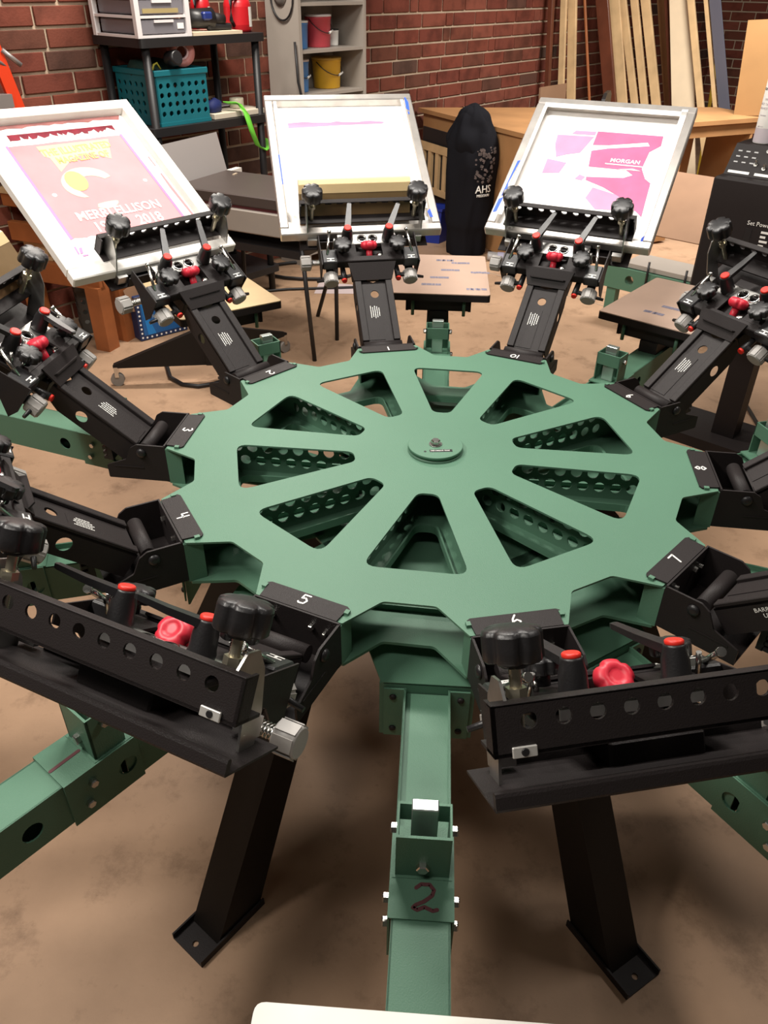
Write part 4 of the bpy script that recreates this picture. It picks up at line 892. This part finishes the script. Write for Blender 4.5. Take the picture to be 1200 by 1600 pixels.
# --- leaning lumber
LUM = [('wooden_pole', 2.0, .24, .05, .045, .045, DKW, 'dark brown pole leaning on the brick wall'), ('pine_board', 2.16, .32, .065, .06, .03, WOOD, 'pine board in the upright pair beside the dark pole'),
 ('pine_board', 2.24, .41, .085, .085, .03, WOOD, 'paler pine board of the upright pair beside the dark pole'), ('mahogany_board', 2.5, .80, .14, .12, .035, DKW, 'dark glossy mahogany board leaning beside the pine boards'),
 ('pine_board', 2.6, .88, .21, .10, .025, WOOD, 'pine board leaning right next to the mahogany board'), ('pine_board', 2.7, 1.0, .20, .07, .03, WOOD, 'narrow pine board second from the mahogany board'),
 ('pine_board', 2.7, 1.09, .33, .07, .03, WOOD, 'narrow pine board third from the mahogany board'), ('pine_board', 2.7, 1.22, .43, .085, .03, WOOD, 'narrow pine board beside the wide pale plank'),
 ('dowel', 2.8, 1.28, .63, .03, .03, DKW, 'thin dark dowel half hidden behind the wide pale plank'), ('pine_plank', 2.7, 1.42, .84, .215, .025, mat('pale_plank', (.74, .60, .42), .5, var=.08, vscale=5), 'wide pale plank standing in the wood pile'),
 ('pine_board', 2.62, 1.70, .89, .06, .03, WOOD, 'slim pine board between wide plank and metal strip'), ('dowel', 2.78, 1.77, .96, .036, .03, WOOD, 'thin pine stick beside the metal strip'),
 ('metal_strip', 2.75, 1.87, 1.05, .10, .012, mat('bluish_sheet_metal', (.22, .23, .30), .3, .7), 'bluish metal strip leaning at the end of the wood pile'), ('mdf_offcut', 3.1, 1.2, .5, .22, .018, MDF, 'brown board standing behind the narrow pine boards'),
 ('dowel', 2.35, .62, .08, .02, .02, ORW, 'reddish stick leaning behind the mahogany board'), ('yellow_stick', 3.2, 1.33, 1.25, .03, .02, mat('yellow_level', (.55, .36, .03), .5), 'yellow stick behind the metal strip')]
for nm, p, of, ot, wd, th, m, lab in LUM:
    a, b = wp(p, of, .0), wp(p + .0, ot, 2.3 if nm != 'yellow_stick' else 1.31); d = b - a; L = d.length
    zx = d.normalized(); xx = NW.copy(); xx = (xx - zx*xx.dot(zx)).normalized(); yy = zx.cross(xx)
    Mx = Matrix((xx, yy, zx)).transposed().to_4x4(); Mx.translation = a + Vector((0, 0, .02))
    tag(obj(nm, MB().box(-wd/2, wd/2, -th/2, th/2, 0, L, ID, .003), m, None, Mx), lab, 'lumber', 'lumber leaning in the corner')
tag(obj('plywood_offcut', MB().box(-.22, .22, -.008, .008, 0, .42, RX(-10)), MATS['cardboard'], None, T(*wp(1.75, .42, .60)) @ RZ(WANG)), 'plywood offcut leaning behind the mahogany board', 'plywood')
cs_ = bpy.data.objects['plywood_offcut']; cs_.location = wp(1.62, .52, .0); cs_.scale = (1, 1, 2.35)
ch = empty('folded_chair', 'black chair with a curved back pushed behind the workbench', 'chair', T(*wp(1.62, .98, 0)) @ RZ(WANG + 20))
obj('chair_back', MB().prism(fillet([(-.22, .55), (.22, .55), (.20, .93), (.10, .965), (-.10, .965), (-.20, .93)], .03, 4), -.015, .015, RX(90)), BLACKP, ch)
obj('chair_seat', MB().box(-.21, .21, -.02, .04, .42, .46), BLACKP, ch)
for x in (-.19, .19): obj('chair_leg', MB().cyl((x, 0, 0), (x, 0, .6), .012, n=10), BLACKP, ch)
tag(obj('plywood_plank', MB().box(-.105, .105, -.009, .009, 0, .64, RX(4)), mat('tan_plywood', (.30, .165, .066), .5, var=.1, vscale=4), None, T(*wp(1.70, 2.165, .887)) @ RZ(WANG-84) @ RY(-4)), 'tan plywood plank standing on the workbench behind the spray can', 'plank')
# --- green machine and cardboard at the right
gmx = empty('green_beam_stand', 'low green steel stand with bolts beneath the aluminium screen', 'stand', T(1.28, 3.30, 0) @ RZ(-42))
obj('beam', MB().prism([(0, .20), (.95, .20), (.95, .33), (0, .33)], -.04, .04, RX(90), [circ(.16, .265, .028, 16), circ(.38, .265, .028, 16), circ(.62, .265, .028, 16)]), GREEN, gmx)
for x in (.05, .85): obj('stand_leg', MB().box(x-.03, x+.03, -.03, .03, 0, .20), GREEN, gmx)
for x in (.27, .50): obj('clamp_screw', MB().cyl((x, -.05, .25), (x, -.05, .40), .007, n=8).star(.024, .018, 5, .2, T(x, -.05, .24)), BLACKP, gmx)
obj('roller', MB().cyl((.38, -.09, .27), (.38, -.04, .27), .03, n=18), mat('brown_roller', (.10, .05, .03), .5), gmx)
obj('top_plate', MB().box(.10, .95, -.02, .22, .335, .36), GREYM, gmx)
tag(obj('cardboard_sheet', MB().box(-.42, .42, -.004, .004, 0, .52, RX(-52)), CARD, None, T(1.85, 3.62, .37) @ RZ(-42)), 'brown cardboard sheet lying against the low green stand', 'cardboard')
# --- black heater cabinet with control box and spray can
XB, YB = 1.15, 1.68
hc = empty('heater_cabinet', 'black heater cabinet with a printed height scale on its front', 'cabinet', T(XB, YB, 0) @ RZ(WANG-90))
obj('housing', MB().box(0, .52, 0, .40, .68, 1.15, ID, .008), BLACK, hc); obj('post', MB().box(.20, .30, .15, .25, .05, .68), BLACK, hc)
obj('floor_base', MB().box(.0, .55, .05, .35, .0, .05), BLACK, hc)
obj('scale_heading', text_mesh('Set Power Height', .022, .0004), WHT, hc, T(.245, -.0008, 1.005) @ RX(90))
for i in range(11):
    wdt = .030 if i % 2 == 0 else .020
    obj('scale_tick', MB().box(.225, .225 + wdt, -.0012, 0, .975 - i*.0165, .983 - i*.0165), WHT, hc)
    if i % 2 == 0: obj('scale_digit', text_mesh(str(6 - i//2), .016, .0004), WHT, hc, T(.266, -.0008, .979 - i*.0165) @ RX(90))
obj('slot', MB().box(.165, .19, -.0012, 0, .80, .985), BLACKP, hc); obj('slot_knob', MB().star(.025, .02, 6, .2, T(.175, -.002, .875) @ RX(90)), BLACKP, hc)
ct = empty('control_box', 'black control box with a sloped panel of switches on the heater cabinet', 'control box', T(XB, YB, 1.151) @ RZ(WANG-90))
obj('box', MB().prism([(.06, 0), (.34, 0), (.34, .10), (.135, .10)], -.46, -.012, RX(90) @ RY(-90) @ Matrix.Diagonal((-1, 1, 1, 1)) if False else Matrix(((0, 0, -1, 0), (1, 0, 0, 0), (0, 1, 0, 0), (0, 0, 0, 1)))), BLACK, ct)
sl = Matrix.Translation((-.045, .06, 0)) @ RX(math.degrees(math.atan2(.10, .075)))
def onface(x0, x1, y0, y1, t=.0015): return MB().box(x0, x1, y0, y1, .0002, t, sl)
for x0, x1 in ((.07, .15), (.17, .34), (.36, .48)): obj('label_strip', onface(x0, x1, .008, .018), WHT, ct)
for i in range(3):
    for j in range(3): obj('panel_print', onface(.075 + i*.03, .090 + i*.03, .05 + j*.022, .055 + j*.022), mat('grey_print', (.4, .4, .4), .6), ct)
obj('display', onface(.22, .28, .05, .085), mat('dark_red_display', (.05, .012, .014), .3), ct)
obj('display_digits', text_mesh('000', .024, .0003), mat('dim_red_digits', (.28, .03, .04), .4), ct, sl @ T(.25, .068, .002))
for x, y in ((.185, .105), (.16, .05), (.195, .038)): obj('toggle_switch', MB().cyl((x, y, 0), (x + .004, y + .008, .024), .005, n=8, M=sl).lathe([(.008, 0), (.008, .004)], sl @ T(x, y, 0), 10), STEEL, ct)
sc_ = empty('spray_can', 'white spray can with a maroon logo standing on the control box', 'spray can', T(XB, YB, 1.252) @ RZ(WANG-90) @ T(.085, .195, 0) @ Matrix.Scale(1.08, 4))
obj('can_body', MB().lathe([(.031, 0), (.033, .003), (.033, .205), (.031, .215), (.022, .236), (.013, .243)], ID, 32), WHT, sc_); obj('nozzle', MB().lathe([(.009, .243), (.009, .262), (.006, .264)], ID, 14), mat('cream_nozzle', (.7, .6, .4), .4), sc_)
obj('base_band', MB().lathe([(.0333, .004), (.0333, .05)], ID, 32, False), mat('lilac_grey_print', (.48, .43, .46), .5), sc_)
def wrapc(me, R0):
    for v in me.vertices:
        a = v.co.x/R0; r_ = R0 + v.co.z; v.co = Vector((r_*math.sin(a), -r_*math.cos(a), v.co.y))
    return me
obj('logo_text', wrapc(text_mesh('camie', .016, .0003), .0334), mat('dark_grey_print', (.08, .07, .07), .5), sc_, T(0, 0, .172) @ RZ(-30)); obj('logo_disc', wrapc(MB().prism(circ(0, 0, .011, 20), 0, .0003).mesh('logo'), .0335), mat('maroon_print', (.25, .02, .06), .5), sc_, T(0, 0, .172) @ RZ(18))
for i, (tx, z) in enumerate((('380', .140), ('FAST TACK', .125), ('ADHESIVE', .112), ('DANGER', .09), ('NET WT', .055))): obj('can_lettering', wrapc(text_mesh(tx, .010 if i < 3 else .006, .0003), .0334), MATS['lilac_grey_print'], sc_, T(0, 0, z) @ RZ(-20))
tag(obj('brush', MB().cyl((0, 0, 0), (.01, .0, .16), .006, n=8).cyl((0, 0, -.001), (.0, 0, .02), .011, n=10), WOODL, None, T(XB, YB, 1.253) @ RZ(WANG-90) @ T(.13, .27, 0)), 'wooden stick standing beside the spray can', 'stick')
